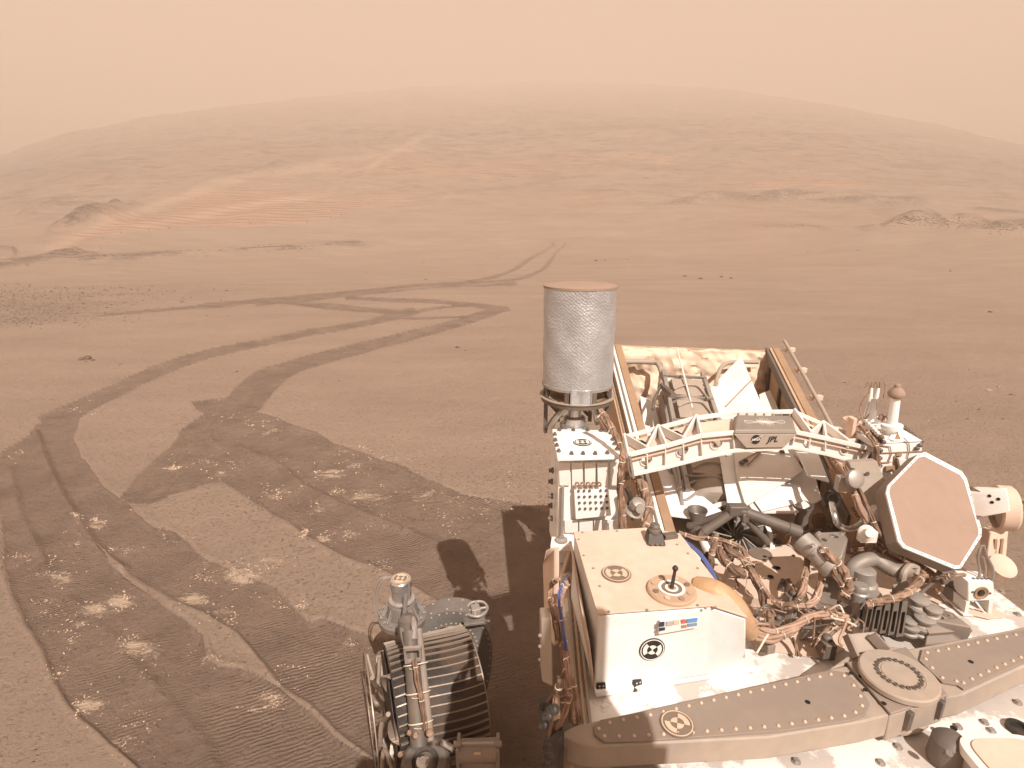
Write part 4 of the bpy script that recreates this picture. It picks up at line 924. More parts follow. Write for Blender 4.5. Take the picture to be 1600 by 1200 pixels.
# right wall outer hardware: pipes, rail, wiring
rl = [p + Vector((.07, 0, .01)) for p in rw]
q = MB(); q.tube([rl[0] + Vector((.0,0,.02)), rl[0].lerp(rl[-1], .5) + Vector((0,0,.02)), rl[-1]], .007, 10, 3); link('wall_tube', q, BARL, bay)
q = MB(); q.tube([rl[0] + Vector((.03,0,-.02)), rl[-1] + Vector((.03,0,-.03))], .006, 10, 1); link('wall_tube', q, STEEL, bay)
for t in (.05, .22, .42, .62, .8):
    q = MB(); p = rl[0].lerp(rl[-1], t); q.box(p + Vector((.01,0,.005)), (.045,0,0), (0,.02,0), (0,0,.02)); link('tube_clamp', q, DUSTY, bay, bevel=.002)
q = MB(); a_, b_ = W(1289, 735, y=1.70), W(1340, 812, y=1.46); q.prism([a_, b_, b_ + Vector((.035,0,.0)), a_ + Vector((.025,0,.01))], (0,0,-.09)); wb = link('brown_duct', q, BROWN, bay, bevel=.002)
for k in range(5):
    q = MB(); t = .78 + k*.05; p = a_.lerp(b_, t) + Vector((.018, -.004, -.02)); q.box(p, (.035,0,0), (0,.004,0), (0,0,.05)); link('duct_fin', q, BROWN, wb)
q = MB(); q.tube([W(1297, 770, 1.27), W(1303, 800, 1.25), W(1310, 820, 1.22), W(1330, 826, 1.2), W(1350, 812, 1.22), W(1350, 790, 1.26), W(1340, 760, 1.30)], .008, 10); link('silver_pipe', q, SILVER, bay)
harness('wall_harness', bay, [W(1300, 715, 1.34), W(1325, 745, 1.33), W(1338, 780, 1.30), W(1352, 812, 1.26), W(1365, 840, 1.20)], .011, PINK, 4, seed=5)
harness('wall_harness', bay, [W(1320, 730, 1.36), W(1345, 770, 1.33), W(1368, 822, 1.27), W(1385, 850, 1.22)], .007, BROWNC, 3, seed=6)
q = MB(); q.lathe(W(1331, 748, 1.36), (.2,-1,.4), [(.02,0),(.024,.004),(.024,.016),(.018,.02)], 18); q.box(W(1322, 755, 1.34), (.05,0,0), (0,.02,0), (0,0,.04)); link('pipe_valve', q, STEEL, bay)
for x, y in ((1366, 800), (1352, 832), (1296, 778)):
    q = MB(); q.lathe(W(x, y, 1.26), (-.3,-1,.5), [(.018,0),(.02,.012),(.012,.02),(.010,.034)], 12); q.box(W(x + 3, y + 5, 1.25), (.04,0,0), (0,.02,0), (0,0,.03)); link('connector', q, WHITE if x > 1300 else BLACK, bay, bevel=.001)
# ------------------------------------------------------------------ differential bar across the deck
ZB = 1.125
bar = empty('differential_bar', W(1400, 1064, ZB), rover); bar['label'] = 'long grey riveted rocker bar pivoting on a round disc across the deck'
def D(px, py, z=ZB): return W(px, py, z)
q = MB(); q.prism([D(868, 1148), D(900, 1133), D(1010, 1109), D(1297, 1045), D(1322, 1040), D(1390, 1117), D(1350, 1127), D(1200, 1152), D(930, 1166), D(905, 1162)], (0, 0, -.050)); link('bar_beam', q, BARL, bar, 'left half of the bar', bevel=.003)
q = MB(); q.prism([D(1415, 1015), D(1600, 980), D(1760, 945), D(1760, 985), D(1600, 1041), D(1505, 1085), D(1478, 1090)], (0, 0, -.050)); link('bar_beam', q, BARL, bar, 'right half of the bar', bevel=.003)
q = MB(); q.prism([D(880, 1190, ZB - .052), D(1200, 1168, ZB - .052), D(1385, 1136, ZB - .052), D(1500, 1102, ZB - .052), D(1600, 1058, ZB - .052), D(1600, 1030, ZB - .052), D(1400, 1050, ZB - .052), D(900, 1150, ZB - .052)], (0, 0, -.012)); link('lower_flange', q, BARG, bar, bevel=.002)
q = MB(); q.prism([D(1322, 1038, ZB + .001), D(1415, 1014, ZB + .001), D(1481, 1089, ZB + .001), D(1391, 1119, ZB + .001)], (0, 0, .006)); hub = link('pivot_plate', q, BARG, bar, bevel=.002)
q = MB(); q.prism([D(1322, 1039, ZB - .002), D(1391, 1118, ZB - .002), D(1481, 1088, ZB - .002), D(1440, 1040, ZB - .002)], (0, 0, -.062)); link('pivot_block', q, BARL, bar, bevel=.004)
for x, y in ((1413, 1122), (1462, 1104)):
    q = MB(); q.bar(D(x + 8, y - 12, ZB - .004) + Vector((0,-.004,0)), D(x, y + 14, ZB - .045) + Vector((0,-.004,0)), .012, .01); link('block_slot', q, DGREY, bar, bevel=.001)
lp = [(927,1138),(938,1127),(1010,1113),(1100,1092),(1220,1066),(1297,1049),(1318,1052),(1337,1066),(1346,1082),(1359,1101),(1352,1118),(1332,1127),(1220,1144),(1100,1153),(1000,1160),(945,1161),(929,1150)]
rp2 = [(1440,1017),(1470,1012),(1530,999),(1600,985),(1700,963),(1700,985),(1600,1036),(1560,1053),(1505,1079),(1495,1072),(1472,1068),(1455,1052),(1436,1034)]
zc = ZB + .0015
for L, nm in ((lp, 'left'), (rp2, 'right')):
    P = [D(x, y, zc) for x, y in L]; q = MB(); q.prism(P, (0, 0, .0035)); cp = link('cover_plate', q, BARG, bar, bevel=.0008)
    cen = sum(P, Vector()) / len(P)
    ins = []
    for i, p in enumerate(P):
        a, b = P[i-1], P[(i+1) % len(P)]; t = (b - a).normalized(); nn = Vector((-t.y, t.x, 0)); nn = nn if nn.dot(cen - p) > 0 else -nn; ins.append(p + nn * .010)
    pts = along(ins, .0265, True); rivets(cp, [p + Vector((0,0,.0035)) for p in pts], (0,0,1), .0036, MTAN, h=.003)
    for p in pts[:]: pass
q = MB()
for x, y in ((1262, 1097), (1517, 1034)): q.prism(circle(D(x, y, zc + .0038), (1,0,0), (0,1,0), .0048, 16), (0,0,.0006))
link('plate_hole', q, HOLE_SHADE, bar, stuff=True, smooth=0)
marker(bar, D(1058, 1132, zc + .0038), (0,0,1), (0,1,0), .030, MGREY, MTAN, tilt=.5)
q = MB(); pc = D(1402, 1062, ZB + .008); q.lathe(pc, (0,0,1), [(.066,0),(.069,.003),(.069,.012),(.066,.015),(.045,.0152),(.0445,.0142),(.030,.0142),(.0295,.0155),(.002,.0155)], 56); pd = link('pivot_disc', q, BARL, bar, 'round disc with a ring of bolts')
for k in range(22):
    a = 2*math.pi*k/22; p = pc + Vector((math.cos(a), math.sin(a), 0)) * .0375 + Vector((0,0,.0145)); q = MB(); q.lathe(p, (0,0,1), [(.0042,0),(.0042,.003),(.0022,.003),(.0022,.001)], 8); link('ring_bolt', q, DGREY, pd)
q = MB()
for x, y in ((1330,1052),(1352,1078),(1381,1099),(1423,1034),(1450,1052),(1460,1078),(1345,1057)): q.prism(circle(D(x, y, ZB + .0075), (1,0,0), (0,1,0), .0045, 12), (0,0,.0006))
link('hub_hole', q, HOLE_SHADE, hub, stuff=True, smooth=0)
q = MB(); q.prism([D(1400, 1140, ZB - .05), D(1440, 1126, ZB - .05), D(1452, 1132, ZB - .06), D(1436, 1143, ZB - .06), D(1410, 1146, ZB - .06)], (0,0,-.008)); link('pivot_lug', q, BARL, bar, bevel=.002)
# bracket behind the pivot
q = MB(); q.prism([D(1296, 1045, ZB + .0), D(1330, 1020, ZB), D(1390, 1010, ZB), D(1415, 1012, ZB), D(1330, 1034, ZB)], (0,0,-.03)); q.prism([D(1325, 990, ZB + .03), D(1368, 986, ZB + .03), D(1388, 1012, ZB + .0), D(1340, 1024, ZB + .0)], (0,.01,-.02)); link('pivot_bracket', q, BARL, bar, bevel=.003)
for a, b in (((1322, 992), (1338, 1028)), ((1362, 992), (1384, 1016))):
    q = MB(); q.bar(D(*a, ZB + .035), D(*b, ZB + .008), .006, .022); link('bracket_rib', q, BARG, bar, bevel=.001)
# left end pivot lug with its round cap and the vertical link
q = MB(); q.prism([D(870, 1145, ZB - .02), D(880, 1136, ZB - .02), D(925, 1130, ZB - .02), D(928, 1168, ZB - .02), D(920, 1176, ZB - .02), D(870, 1166, ZB - .02)], (0, 0, -.05)); ll = link('end_lug', q, BARG, bar, bevel=.003)
q = MB(); q.lathe(D(889, 1148, ZB - .019), (0,0,1), [(.017,0),(.017,.006),(.013,.010),(.011,.010)], 24); link('end_cap', q, DGREY, ll)
q = MB(); q.lathe(D(893, 1172, ZB - .055), (.02, -.35, -1), [(.010,-.01),(.024,.0),(.028,.01),(.028,.16),(.024,.17)], 28); link('link_joint', q, PINK, ll)
q = MB(); q.dome(D(913,1134, ZB-.0195),(0,0,1),.004); q.dome(D(917,1155, ZB-.0195),(0,0,1),.004); link('lug_rivet', q, MTAN, ll, stuff=True)

# ------------------------------------------------------------------ hexagonal antenna
eb = Vector((-.2, .7, -.68)).normalized(); hp0 = W(1458, 795, y=1.30)
HX = [(1446,706),(1503,736),(1511,748),(1534,826),(1534,838),(1502,888),(1492,889),(1412,856),(1404,846),(1385,770),(1388,758),(1436,709)]
HXi = [(1443,718),(1498,746),(1504,754),(1526,828),(1526,834),(1499,879),(1494,880),(1419,850),(1413,844),(1393,770),(1394,762),(1436,719)]
HXi = [(a[0]*.42 + b[0]*.58, a[1]*.42 + b[1]*.58) for a, b in zip(HX, HXi)]
def HP(p, off=0): return W(p[0], p[1], pl=(hp0 - eb * off, eb))
hx = [HP(p) for p in HX]; hi = [HP(p) for p in HXi]
hexa = empty('hexagonal_antenna', hp0, rover); hexa['label'] = 'flat hexagonal dish antenna with a dusty tan face and white screwed rim'
q = MB(); q.prism([p + eb*.006 for p in hx], eb * .036); link('back_shell', q, BARG, hexa, bevel=.003)
q = MB(); q.plate(hx, [hi], eb * .006); fr = link('rim_frame', q, WHITE_CLEAN, hexa, bevel=.001)
q = MB(); q.prism([p + eb*.002 for p in hi], eb * .003); link('radome_face', q, RADOME, hexa)
mid = [(a + b) / 2 for a, b in zip(hx, hi)]; q = MB(); u_ = eb.orthogonal().normalized()
for p in along(mid, .021, True): q.lathe(p - eb*.0003, -eb, [(.0022,0),(.0022,.0008)], 8)
link('rim_screw', q, STEEL, fr, stuff=True)
# gimbal at its right
gb = empty('antenna_gimbal', W(1560, 790, y=1.35), rover); gb['label'] = 'white two axis gimbal at the right of the hexagonal antenna'
a0 = W(1532, 770, y=1.33); b0 = W(1574, 762, y=1.30); c0_ = W(1580, 800, y=1.26); d0 = W(1537, 808, y=1.29)
q = MB(); q.prism([a0, b0, c0_, d0], (-.012, .07, -.03)); gbx = link('gimbal_box', q, WHITE_CLEAN, gb, bevel=.003)
nn_ = (b0 - a0).cross(d0 - a0).normalized(); nn_ = nn_ if nn_.y < 0 else -nn_
for x, y in ((1546, 775), (1550, 785), (1560, 780)):
    q = MB(); q.lathe(W(x, y, pl=(a0 + nn_*.0005, nn_)), nn_, [(.004,0),(.004,.0012)], 12); link('gimbal_port', q, HOLE_SHADE, gbx)
q = MB(); q.prism([W(1522, 772, y=1.36), W(1532, 768, y=1.335), W(1537, 806, y=1.295), W(1528, 808, y=1.32)], (0,.03,0)); link('gimbal_neck', q, BROWN, gb)
gc = W(1563, 793, y=1.33); q = MB(); q.lathe(gc - Vector((.015,0,0)), (.9, -.35, .1), [(.052,0),(.058,.004),(.058,.034),(.052,.04)], 36, cap=False); q.lathe(gc, (.9,-.35,.1), [(.05,0),(.05,.02),(.02,.025)], 30); link('gimbal_drum', q, DUSTY, gb)
q = MB(); p_ = [W(1548, 832, y=1.36), W(1576, 828, y=1.36), W(1572, 880, y=1.36), W(1566, 900, y=1.34), W(1548, 905, y=1.33), W(1541, 880, y=1.34)]; q.prism(p_, (0,.03,0)); link('gimbal_arm', q, DUSTY, gb, bevel=.003)
q = MB(); q.prism([W(1553, 842, y=1.355), W(1557, 842, y=1.355), W(1554, 876, y=1.35), W(1549, 876, y=1.35)], (0,-.004,0)); q.prism([W(1563, 842, y=1.355), W(1567, 841, y=1.355), W(1563, 876, y=1.35), W(1559, 876, y=1.35)], (0,-.004,0)); link('arm_rib', q, BROWN, gb)
q = MB(); q.lathe(W(1556, 890, y=1.31), (0,-.6,.8), [(.03,0),(.032,.01),(.032,.03),(.02,.036)], 24); link('arm_foot', q, DUSTY, gb)
q = MB(); rnd = random.Random(4)
for k in range(7):
    s_ = W(1584, 792, y=1.31); q.tube([s_ + Vector((rnd.uniform(-.01,.01), 0, rnd.uniform(-.03,.02))), s_ + Vector((.03 + rnd.random()*.03, -.02*rnd.random(), rnd.uniform(-.03,.04))), s_ + Vector((.05 + rnd.random()*.04, .0, rnd.uniform(-.05,.01)))], .0035, 6)
link('gimbal_wiring', q, COPPER, gb, stuff=True)

# ------------------------------------------------------------------ right tower with the small antennas
rt = empty('antenna_bracket', W(1400, 700, y=1.5), rover); rt['label'] = 'white faceted bracket carrying two small antennas beside the truss end'
yb = 1.50
def K(px, py, off=0): return W(px, py, y=yb - off)
topz = K(1404, 660).z
q = MB(); q.prism([K(*p) for p in ((1370,706),(1384,694),(1440,692),(1441,704),(1390,762),(1377,766))], (0, .10, 0)); link('bracket_face', q, WHITE_CLEAN, rt, bevel=.002)
q = MB(); q.prism([K(1384,693), K(1440,690), K(1437,686) + Vector((0,.10,.0)), K(1405,662, -.16) , K(1362,664, -.16), K(1352,672,-.1)], (0, 0, .004)); link('bracket_top', q, WHITE_CLEAN, rt, bevel=.001)
q = MB(); q.prism([K(1368,692,.0), K(1384,694), K(1372,705), K(1366,700)], (-.004,.1,0)); link('bracket_side', q, WHITE, rt)
for L in (((1372,695),(1391,698),(1393,710),(1388,722)), ((1412,684),(1420,692),(1421,705),(1417,718)), ((1371,708),(1440,705)), ((1372,723),(1392,722))):
    q = MB(); q.tube([K(x, y, .004) for x, y in L], .0016, 5, 1); link('panel_seam', q, BROWN, rt)
q = MB()
for x, y in ((1376,682),(1380,690),(1375,703),(1374,715),(1374,727),(1432,700),(1437,695)): q.lathe(K(x, y, .003), (0,-1,0), [(.006,0),(.006,.006),(.003,.008)], 8)
link('bracket_bolt', q, DGREY, rt, stuff=True)
q = MB(); q.prism(circle(K(1404, 711, .002), (1,0,0), (0,0,1), .0085, 16), (0,-.002,0)); q.prism([K(1383,728,.003), K(1396,727,.003), K(1395,735,.003), K(1382,737,.003)], (0,-.006,0)); q.prism([K(1397,712,.002), K(1404,712,.002), K(1405,738,.002), K(1396,742,.002)], (0,-.002,0)); link('bracket_slot', q, BROWN, rt)
q = MB(); q.prism([K(1400,714,.004), K(1413,716,.004), K(1412,735,.004), K(1405,742,.004)], (0,-.012,0)); link('angled_cleat', q, WHITE, rt, bevel=.001)
for k in range(6):
    q = MB(); p = K(1411 + k*5.4, 669 + k*4.6, -.1) + Vector((0,0,.004)); q.box(p, (.012,0,0), (0,.012,0), (0,0,.008)); link('edge_clip', q, DGREY, rt)
# striped edge harness
harness('edge_harness', rt, [K(1337,660,-.12), K(1347,668,-.08), K(1358,680,-.02), K(1367,692,.01), K(1370,712,.015), K(1372,740,.015), K(1376,765,.015)], .009, COPPER, 4, seed=8)
q = MB(); q.tube([K(1362,672,-.08), K(1370,682,-.03), K(1378,690,.0)], .006, 8); link('black_seal', q, BLACK, rt)
for k in range(9):
    t = k/8; p = K(1348 + 28*t, 660 + 30*t, -.10 + .09*t) + Vector((0,0,.012)); q = MB(); q.box(p, (.010,.004,0), (-.003,.008,0), (0,0,.01)); link('edge_clip', q, WHITE, rt)
# mast with dusty onion shaped head
la0, la1 = K(1394, 665, -.06), K(1400, 622, -.06)
q = MB(); q.lathe(la0 - Vector((0,0,.01)), (la1 - la0), [(.026,0),(.028,.004),(.028,.014),(.013,.016),(.012,(la1-la0).length + .01)], 24); lga = link('low_gain_antenna', q, WHITE_CLEAN, rt, 'white post with a dusty tan bulb on top')
q = MB(); q.lathe(la1, (la1 - la0), [(.010,-.004),(.012,.002),(.020,.004),(.0225,.010),(.022,.016),(.016,.026),(.009,.032),(.008,.040),(.003,.043)], 28); link('antenna_bulb', q, RADOME, lga)
q = MB(); q.lathe(K(1393, 668, -.06), (0,0,-1), [(.013,0),(.012,.035)], 20); link('post_foot', q, WHITE_CLEAN, rt)
for x in (1378, 1402):
    q = MB(); q.prism([K(x - 4, 686, .006), K(x + 5, 686, .006), K(x, 676, .002)], (0,-.002,0)); link('web_opening', q, BROWN, rt)
# wiring cone
s0 = K(1359, 657, -.10); s1 = K(1364, 622, -.10)
q = MB(); q.lathe(s0, s1 - s0, [(.03,0),(.03,.005),(.018,.008),(.016,.03),(.012,.05),(.010,.07)], 20); wc = link('wiring_fitting', q, SILVER, rt)
for dx in (-.008, .010):
    q = MB(); q.lathe(s1 + Vector((dx,0,-.01)), (dx*2.4,0,1), [(.005,0),(.006,.01),(.0045,.03),(.004,.04)], 10); link('pin_plug', q, WHITE_CLEAN, wc)
    for k in range(3):
        a = s1 + Vector((dx*1.3 + (k-1)*.005, 0, .02)); q = MB(); q.tube([a, a + Vector((dx*.6*k, 0, .016)), a + Vector(((k-1)*.006, .004, .028)), a + Vector(((k-1)*.012 + .004, .006, .012)), a + Vector(((k-1)*.012, 0, -.02))], .0011, 5); link('loop_wire', q, COPPER, wc)
q = MB(); q.tube([s0 + Vector((-.02,0,.0)), s0 + Vector((-.034,0,.03)), s1 + Vector((-.03,0,-.01)), s1 + Vector((-.012,0,.02))], .0018, 6); link('loop_wire', q, COPPER, wc)
q = MB(); q.lathe(K(1336, 655, -.12), (0,0,1), [(.03,-.012),(.032,0),(.024,.003)], 22); q.box(K(1330, 668, -.1), (.01,0,0), (0,.03,0), (0,0,.06)); link('cable_drum', q, DUSTY, rt)
for k in range(8):
    rnd = random.Random(k); a = K(1340 + 6*k, 660 - (k%3)*2, -.09 - .02*(k%2)); q = MB(); q.tube([a, a + Vector((.012, 0, .012 + .01*rnd.random())), a + Vector((.03, .01, -.004))], .002, 6); link('loop_wire', q, [COPPER, TIE, BROWNC][k % 3], rt)
# grey triangular panel between wall and antenna
q = MB(); q.prism([W(1326,722,y=1.50), W(1370,720,y=1.47), W(1392,770,y=1.40), W(1412,852,y=1.34), W(1402,878,y=1.30), W(1365,812,y=1.36)], (0,.02,0)); gp = link('grey_side_panel', q, BARL, rover, 'grey panel behind the left edge of the hexagonal antenna', bevel=.002)
q = MB()
for x, y in ((1355,740),(1332,734),(1365,772),(1370,768)): q.lathe(W(x, y, y=1.455), (0,-1,0), [(.006,0),(.006,.002)], 12)
link('panel_stud', q, DGREY, gp, stuff=True)

# ------------------------------------------------------------------ drive mechanism in the middle of the deck
mc = empty('deck_mechanism', W(1300, 900, 1.12), rover); mc['label'] = 'grey actuator, curved arm and brackets between the box and the hexagonal antenna'
m0, m1 = W(1252, 842, 1.24), W(1304, 892, 1.20)
q = MB(); dd = (m1 - m0); q.lathe(m0, dd, [(.020,0),(.026,.003),(.026,.04),(.024,.042),(.024,.075),(.029,.078),(.029,.095),(.020,.10)], 26); link('motor_can', q, STEEL, mc, 'cylindrical motor housing')
q = MB(); q.prism([W(1272,832,1.235), W(1322,830,1.235), W(1325,842,1.235), W(1312,880,1.22), W(1296,872,1.22)], (0,0,-.05)); link('motor_bracket', q, GREY, mc, bevel=.004)
q = MB(); q.prism([W(1318,838,1.22), W(1325,843,1.22), W(1300,985,1.09), W(1250,1000,1.06), W(1256,965,1.07), W(1285,905,1.15)], (.004,.02,-.02)); link('grey_web', q, GREY, mc, bevel=.003)
q = MB()
for x, y in ((1262,838),(1280,834),(1300,838),(1316,834),(1270,852),(1284,862)): bolt(q, W(x, y, 1.252), (0,0,1), .0045)
link('motor_bolt', q, SILVER, mc, stuff=True)
q = MB(); q.tube([W(1326, 900, 1.14), W(1333, 886, 1.165), W(1350, 876, 1.18), W(1368, 874, 1.18), W(1384, 884, 1.17), W(1400, 892, 1.165), W(1420, 890, 1.165)], .018, 14); link('curved_arm', q, GREY, mc, 'S shaped grey arm')
q = MB(); q.lathe(W(1342, 930, 1.09), (0,0,1), [(.050,0),(.050,.012),(.040,.016),(.036,.04),(.030,.045),(.028,.075),(.020,.08)], 30); link('round_joint', q, STEEL, mc)
q = MB(); q.lathe(W(1337, 965, 1.075), (0,.05,1), [(.022,0),(.022,.07),(.019,.074),(.019,.085),(.016,.09)], 22); q.lathe(W(1342, 985, 1.06), (0,0,1), [(.022,0),(.018,.03)], 18); link('silver_can', q, STEEL, mc)
q = MB(); q.prism([W(1306,938,1.11), W(1330,946,1.12), W(1332,958,1.11), W(1300,952,1.10)], (0,0,-.01)); bolt(q, W(1314,945,1.112), (0,0,1), .007); link('silver_latch', q, DGREY, mc, bevel=.001)
# dark louvre block
lv = empty('louvre_block', W(1382, 965, 1.10), mc)
for k in range(5):
    x = 1362 + k * 13.0; t_, b_ = W(x + 1, 938 + k*.5, 1.165), W(x - 8, 985 + k*2.6, 1.09)
    q = MB(); up_ = Vector((0,.6,.8)); w_ = Vector((1,.12,0)).normalized()
    d_ = (b_ - t_); s_ = w_ * .0095
    hole = [t_ + d_*.30 - s_*.45, t_ + d_*.30 + s_*.45, t_ + d_*.92 + s_*.45, t_ + d_*.92 - s_*.45]
    q.plate([t_ - s_*.7, t_ + s_*.7, b_ + s_, b_ - s_], [hole], (0,.014,-.004)); link('louvre_fin', q, DGREY, lv, bevel=.0008)
q = MB(); q.prism([W(1352,946,1.135), W(1412,950,1.135), W(1406,995,1.065), W(1345,982,1.065)], (0,.02,-.01)); link('louvre_back', q, HOLE_SHADE, lv)
# pulley discs
for x, y, z, r in ((1433,946,1.13,.022),(1433,958,1.11,.026),(1455,962,1.12,.018),(1420,988,1.08,.020),(1418,980,1.09,.016),(1442,976,1.10,.022),(1437,990,1.08,.018)):
    q = MB(); q.lathe(W(x, y, z), (0,-.1,1), [(r,0),(r,.005),(r*.8,.007),(r*.8,.015),(r,.017),(r,.022),(r*.4,.024)], 24); link('pulley', q, STEEL, mc)
q = MB(); q.prism([W(1452,968,1.12), W(1500,965,1.12), W(1519,980,1.12), W(1517,992,1.10), W(1508,1004,1.075), W(1446,1008,1.075)], (0,.01,-.03)); wd = link('wedge_cover', q, BARG, mc, 'grey wedge shaped cover', bevel=.004)
q = MB(); q.prism([W(1422,938,1.135), W(1452,944,1.135), W(1490,958,1.13), W(1520,985,1.10), W(1452,990,1.10)], (0,.012,-.04)); bolt(q, W(1485,963,1.131), (0,0,1), .004); link('wedge_bracket', q, BARG, mc, bevel=.003)
q = MB(); q.prism([W(1395,912,1.14), W(1418,907,1.14), W(1424,922,1.12), W(1400,926,1.12)], (0,0,-.03)); q.lathe(W(1407,909,1.142), (0,0,1), [(.010,0),(.010,.01)], 12); link('small_clamp', q, GREY, mc, bevel=.002)
q = MB(); q.tube([W(1410,905,1.16), W(1413,893,1.18), W(1422,884,1.185), W(1432,886,1.18), W(1430,896,1.165)], .008, 8); link('hook', q, BARL, mc)
q = MB(); q.tube([W(1416, 945, 1.12), W(1470, 900, 1.15)], .004, 8, 1); link('thin_rod', q, DGREY, mc)
# misc small blocks under the harness for clutter
rnd = random.Random(11)
for k, (x, y, m_) in enumerate([(1225,948,GREY),(1236,958,STEEL),(1222,918,DGREY),(1240,935,DGREY),(1290,1010,DGREY),(1200,1010,BARG),(1270,960,GREY),(1385,850,BROWN),(1400,862,BROWN),(1372,845,BARG),(1340,845,BROWN),(1420,868,BROWN),(1318,815,BARG),(1280,815,BROWN),(1298,830,DGREY),(1225,835,BROWN),(1210,852,BLACK),(1120,862,BLACK),(1138,868,DGREY),(1105,875,BLACK),(1355,868,BROWN),(1328,850,BARG),(1440,902,BROWN),(1460,912,BROWN),(1475,900,DGREY),(1490,925,DGREY),(1215,975,DGREY),(1180,975,DGREY)]):
    p = W(x, y, 1.08); a = rnd.uniform(0, 1.5); u = Vector((math.cos(a), math.sin(a), 0)); w = Vector((-u.y, u.x, 0)); s1_, s2_, s3_ = rnd.uniform(.02,.045), rnd.uniform(.015,.035), rnd.uniform(.02,.05)
    q = MB(); q.box(p, u*s1_, w*s2_, Vector((0,0,s3_))); q.lathe(p + Vector((0,0,s3_/2)), (0,0,1), [(s2_*.4,0),(s2_*.4,.008),(s2_*.2,.012)], 12); link('bracket_block', q, m_, mc, bevel=.002)
# dark opening below the harness
q = MB(); q.prism([W(1085,850,ZD+.002), W(1140,930,ZD+.002), W(1180,1015,ZD+.002), W(1290,1030,ZD+.002), W(1350,1000,ZD+.002), W(1420,985,ZD+.002), W(1490,925,ZD+.002), W(1460,890,ZD+.002), W(1330,835,ZD+.002), W(1100,838,ZD+.002)], (0,0,.002)); link('service_recess', q, DUSTY, deck, smooth=0)

# cable harnesses
HS = [
 ('copper_harness', [(1128,845,1.17),(1140,862,1.18),(1160,872,1.16),(1176,890,1.13)], .011, BROWNC, 4),
 ('copper_harness', [(1060,832,1.20),(1085,840,1.19),(1110,842,1.19),(1135,846,1.19),(1160,858,1.18),(1170,880,1.16)], .008, COPPER, 4),
 ('copper_harness', [(1118,835,1.22),(1116,850,1.2),(1112,868,1.17),(1110,890,1.12)], .010, COPPER, 4),
 ('main_harness', [(1122,850,1.18),(1126,868,1.17),(1142,886,1.16),(1158,896,1.15),(1176,898,1.14),(1190,925,1.12),(1200,958,1.10),(1206,985,1.08)], .014, BROWNC, 5),
 ('main_harness', [(1160,872,1.17),(1178,900,1.15),(1194,922,1.13),(1216,946,1.12),(1240,944,1.13),(1252,930,1.15),(1257,905,1.17),(1262,870,1.19)], .010, COPPER, 4),
 ('main_harness', [(1198,940,1.12),(1225,945,1.12),(1250,947,1.13),(1272,940,1.14),(1282,915,1.16),(1286,885,1.18)], .0095, PINK, 4),
 ('motor_harness', [(1283,858,1.24),(1296,868,1.24),(1310,882,1.22),(1322,900,1.19),(1326,918,1.17),(1318,930,1.15)], .013, COPPER, 5),
 ('motor_harness', [(1300,880,1.22),(1305,900,1.20),(1316,916,1.17),(1326,935,1.14)], .008, BROWNC, 4),
 ('front_harness', [(1128,930,1.20),(1150,948,1.18),(1160,970,1.15),(1172,990,1.12),(1200,998,1.11),(1235,985,1.12),(1258,968,1.13),(1290,960,1.13),(1325,968,1.12)], .013, PINK, 4),
 ('front_harness', [(1150,940,1.20),(1165,958,1.17),(1176,978,1.13),(1205,988,1.12),(1240,978,1.13),(1270,962,1.14),(1300,958,1.13)], .010, PINK, 4),
 ('louvre_harness', [(1352,945,1.16),(1372,940,1.165),(1395,935,1.17),(1415,928,1.17),(1430,915,1.17),(1440,902,1.17)], .011, COPPER, 5),
 ('antenna_harness', [(1370,842,1.17),(1395,858,1.16),(1420,872,1.16),(1440,885,1.16),(1465,900,1.15),(1485,900,1.16)], .008, BROWNC, 4),
 ('antenna_harness', [(1320,860,1.18),(1345,858,1.19),(1370,850,1.19),(1392,846,1.18)], .006, COPPER, 3),
 ('antenna_harness', [(1340,832,1.20),(1365,845,1.19),(1385,865,1.18),(1410,880,1.16)], .007, BROWNC, 3),
 ('tower_harness', [(938,640,1.50),(948,655,1.48),(958,672,1.46),(966,690,1.44),(973,708,1.42),(971,730,1.38),(968,760,1.33),(972,790,1.28),(975,826,1.22)], .010, COPPER, 4),
 ('tower_harness', [(972,745,1.36),(969,775,1.32),(970,825,1.24)], .008, BROWNC, 3),
 ('lens_harness', [(1478,900,1.18),(1492,898,1.19),(1508,898,1.19)], .006, COPPER, 3),
 ('deck_harness', [(1268,1010,1.09),(1290,985,1.11),(1305,975,1.12),(1322,972,1.13)], .006, COPPER, 3),
 ('deck_harness', [(1234,990,1.09),(1242,1005,1.08),(1246,1025,1.065)], .006, BROWNC, 3),
 ('recess_harness', [(1285,1020,1.09),(1300,990,1.10),(1325,975,1.12)], .004, COPPER, 2),
 ('recess_harness', [(1230,905,1.12),(1245,925,1.10),(1262,948,1.09),(1290,955,1.09)], .007, BROWNC, 3),
 ('recess_harness', [(1460,920,1.10),(1475,935,1.08),(1490,948,1.07)], .005, BROWNC, 3),
]
for k, (nm, pts, r, m_, st) in enumerate(HS): harness(nm, mc if 'tower' not in nm else tower, [W(x, y, z) for x, y, z in pts], r, m_, st, seed=k + 20)
rnd = random.Random(99)
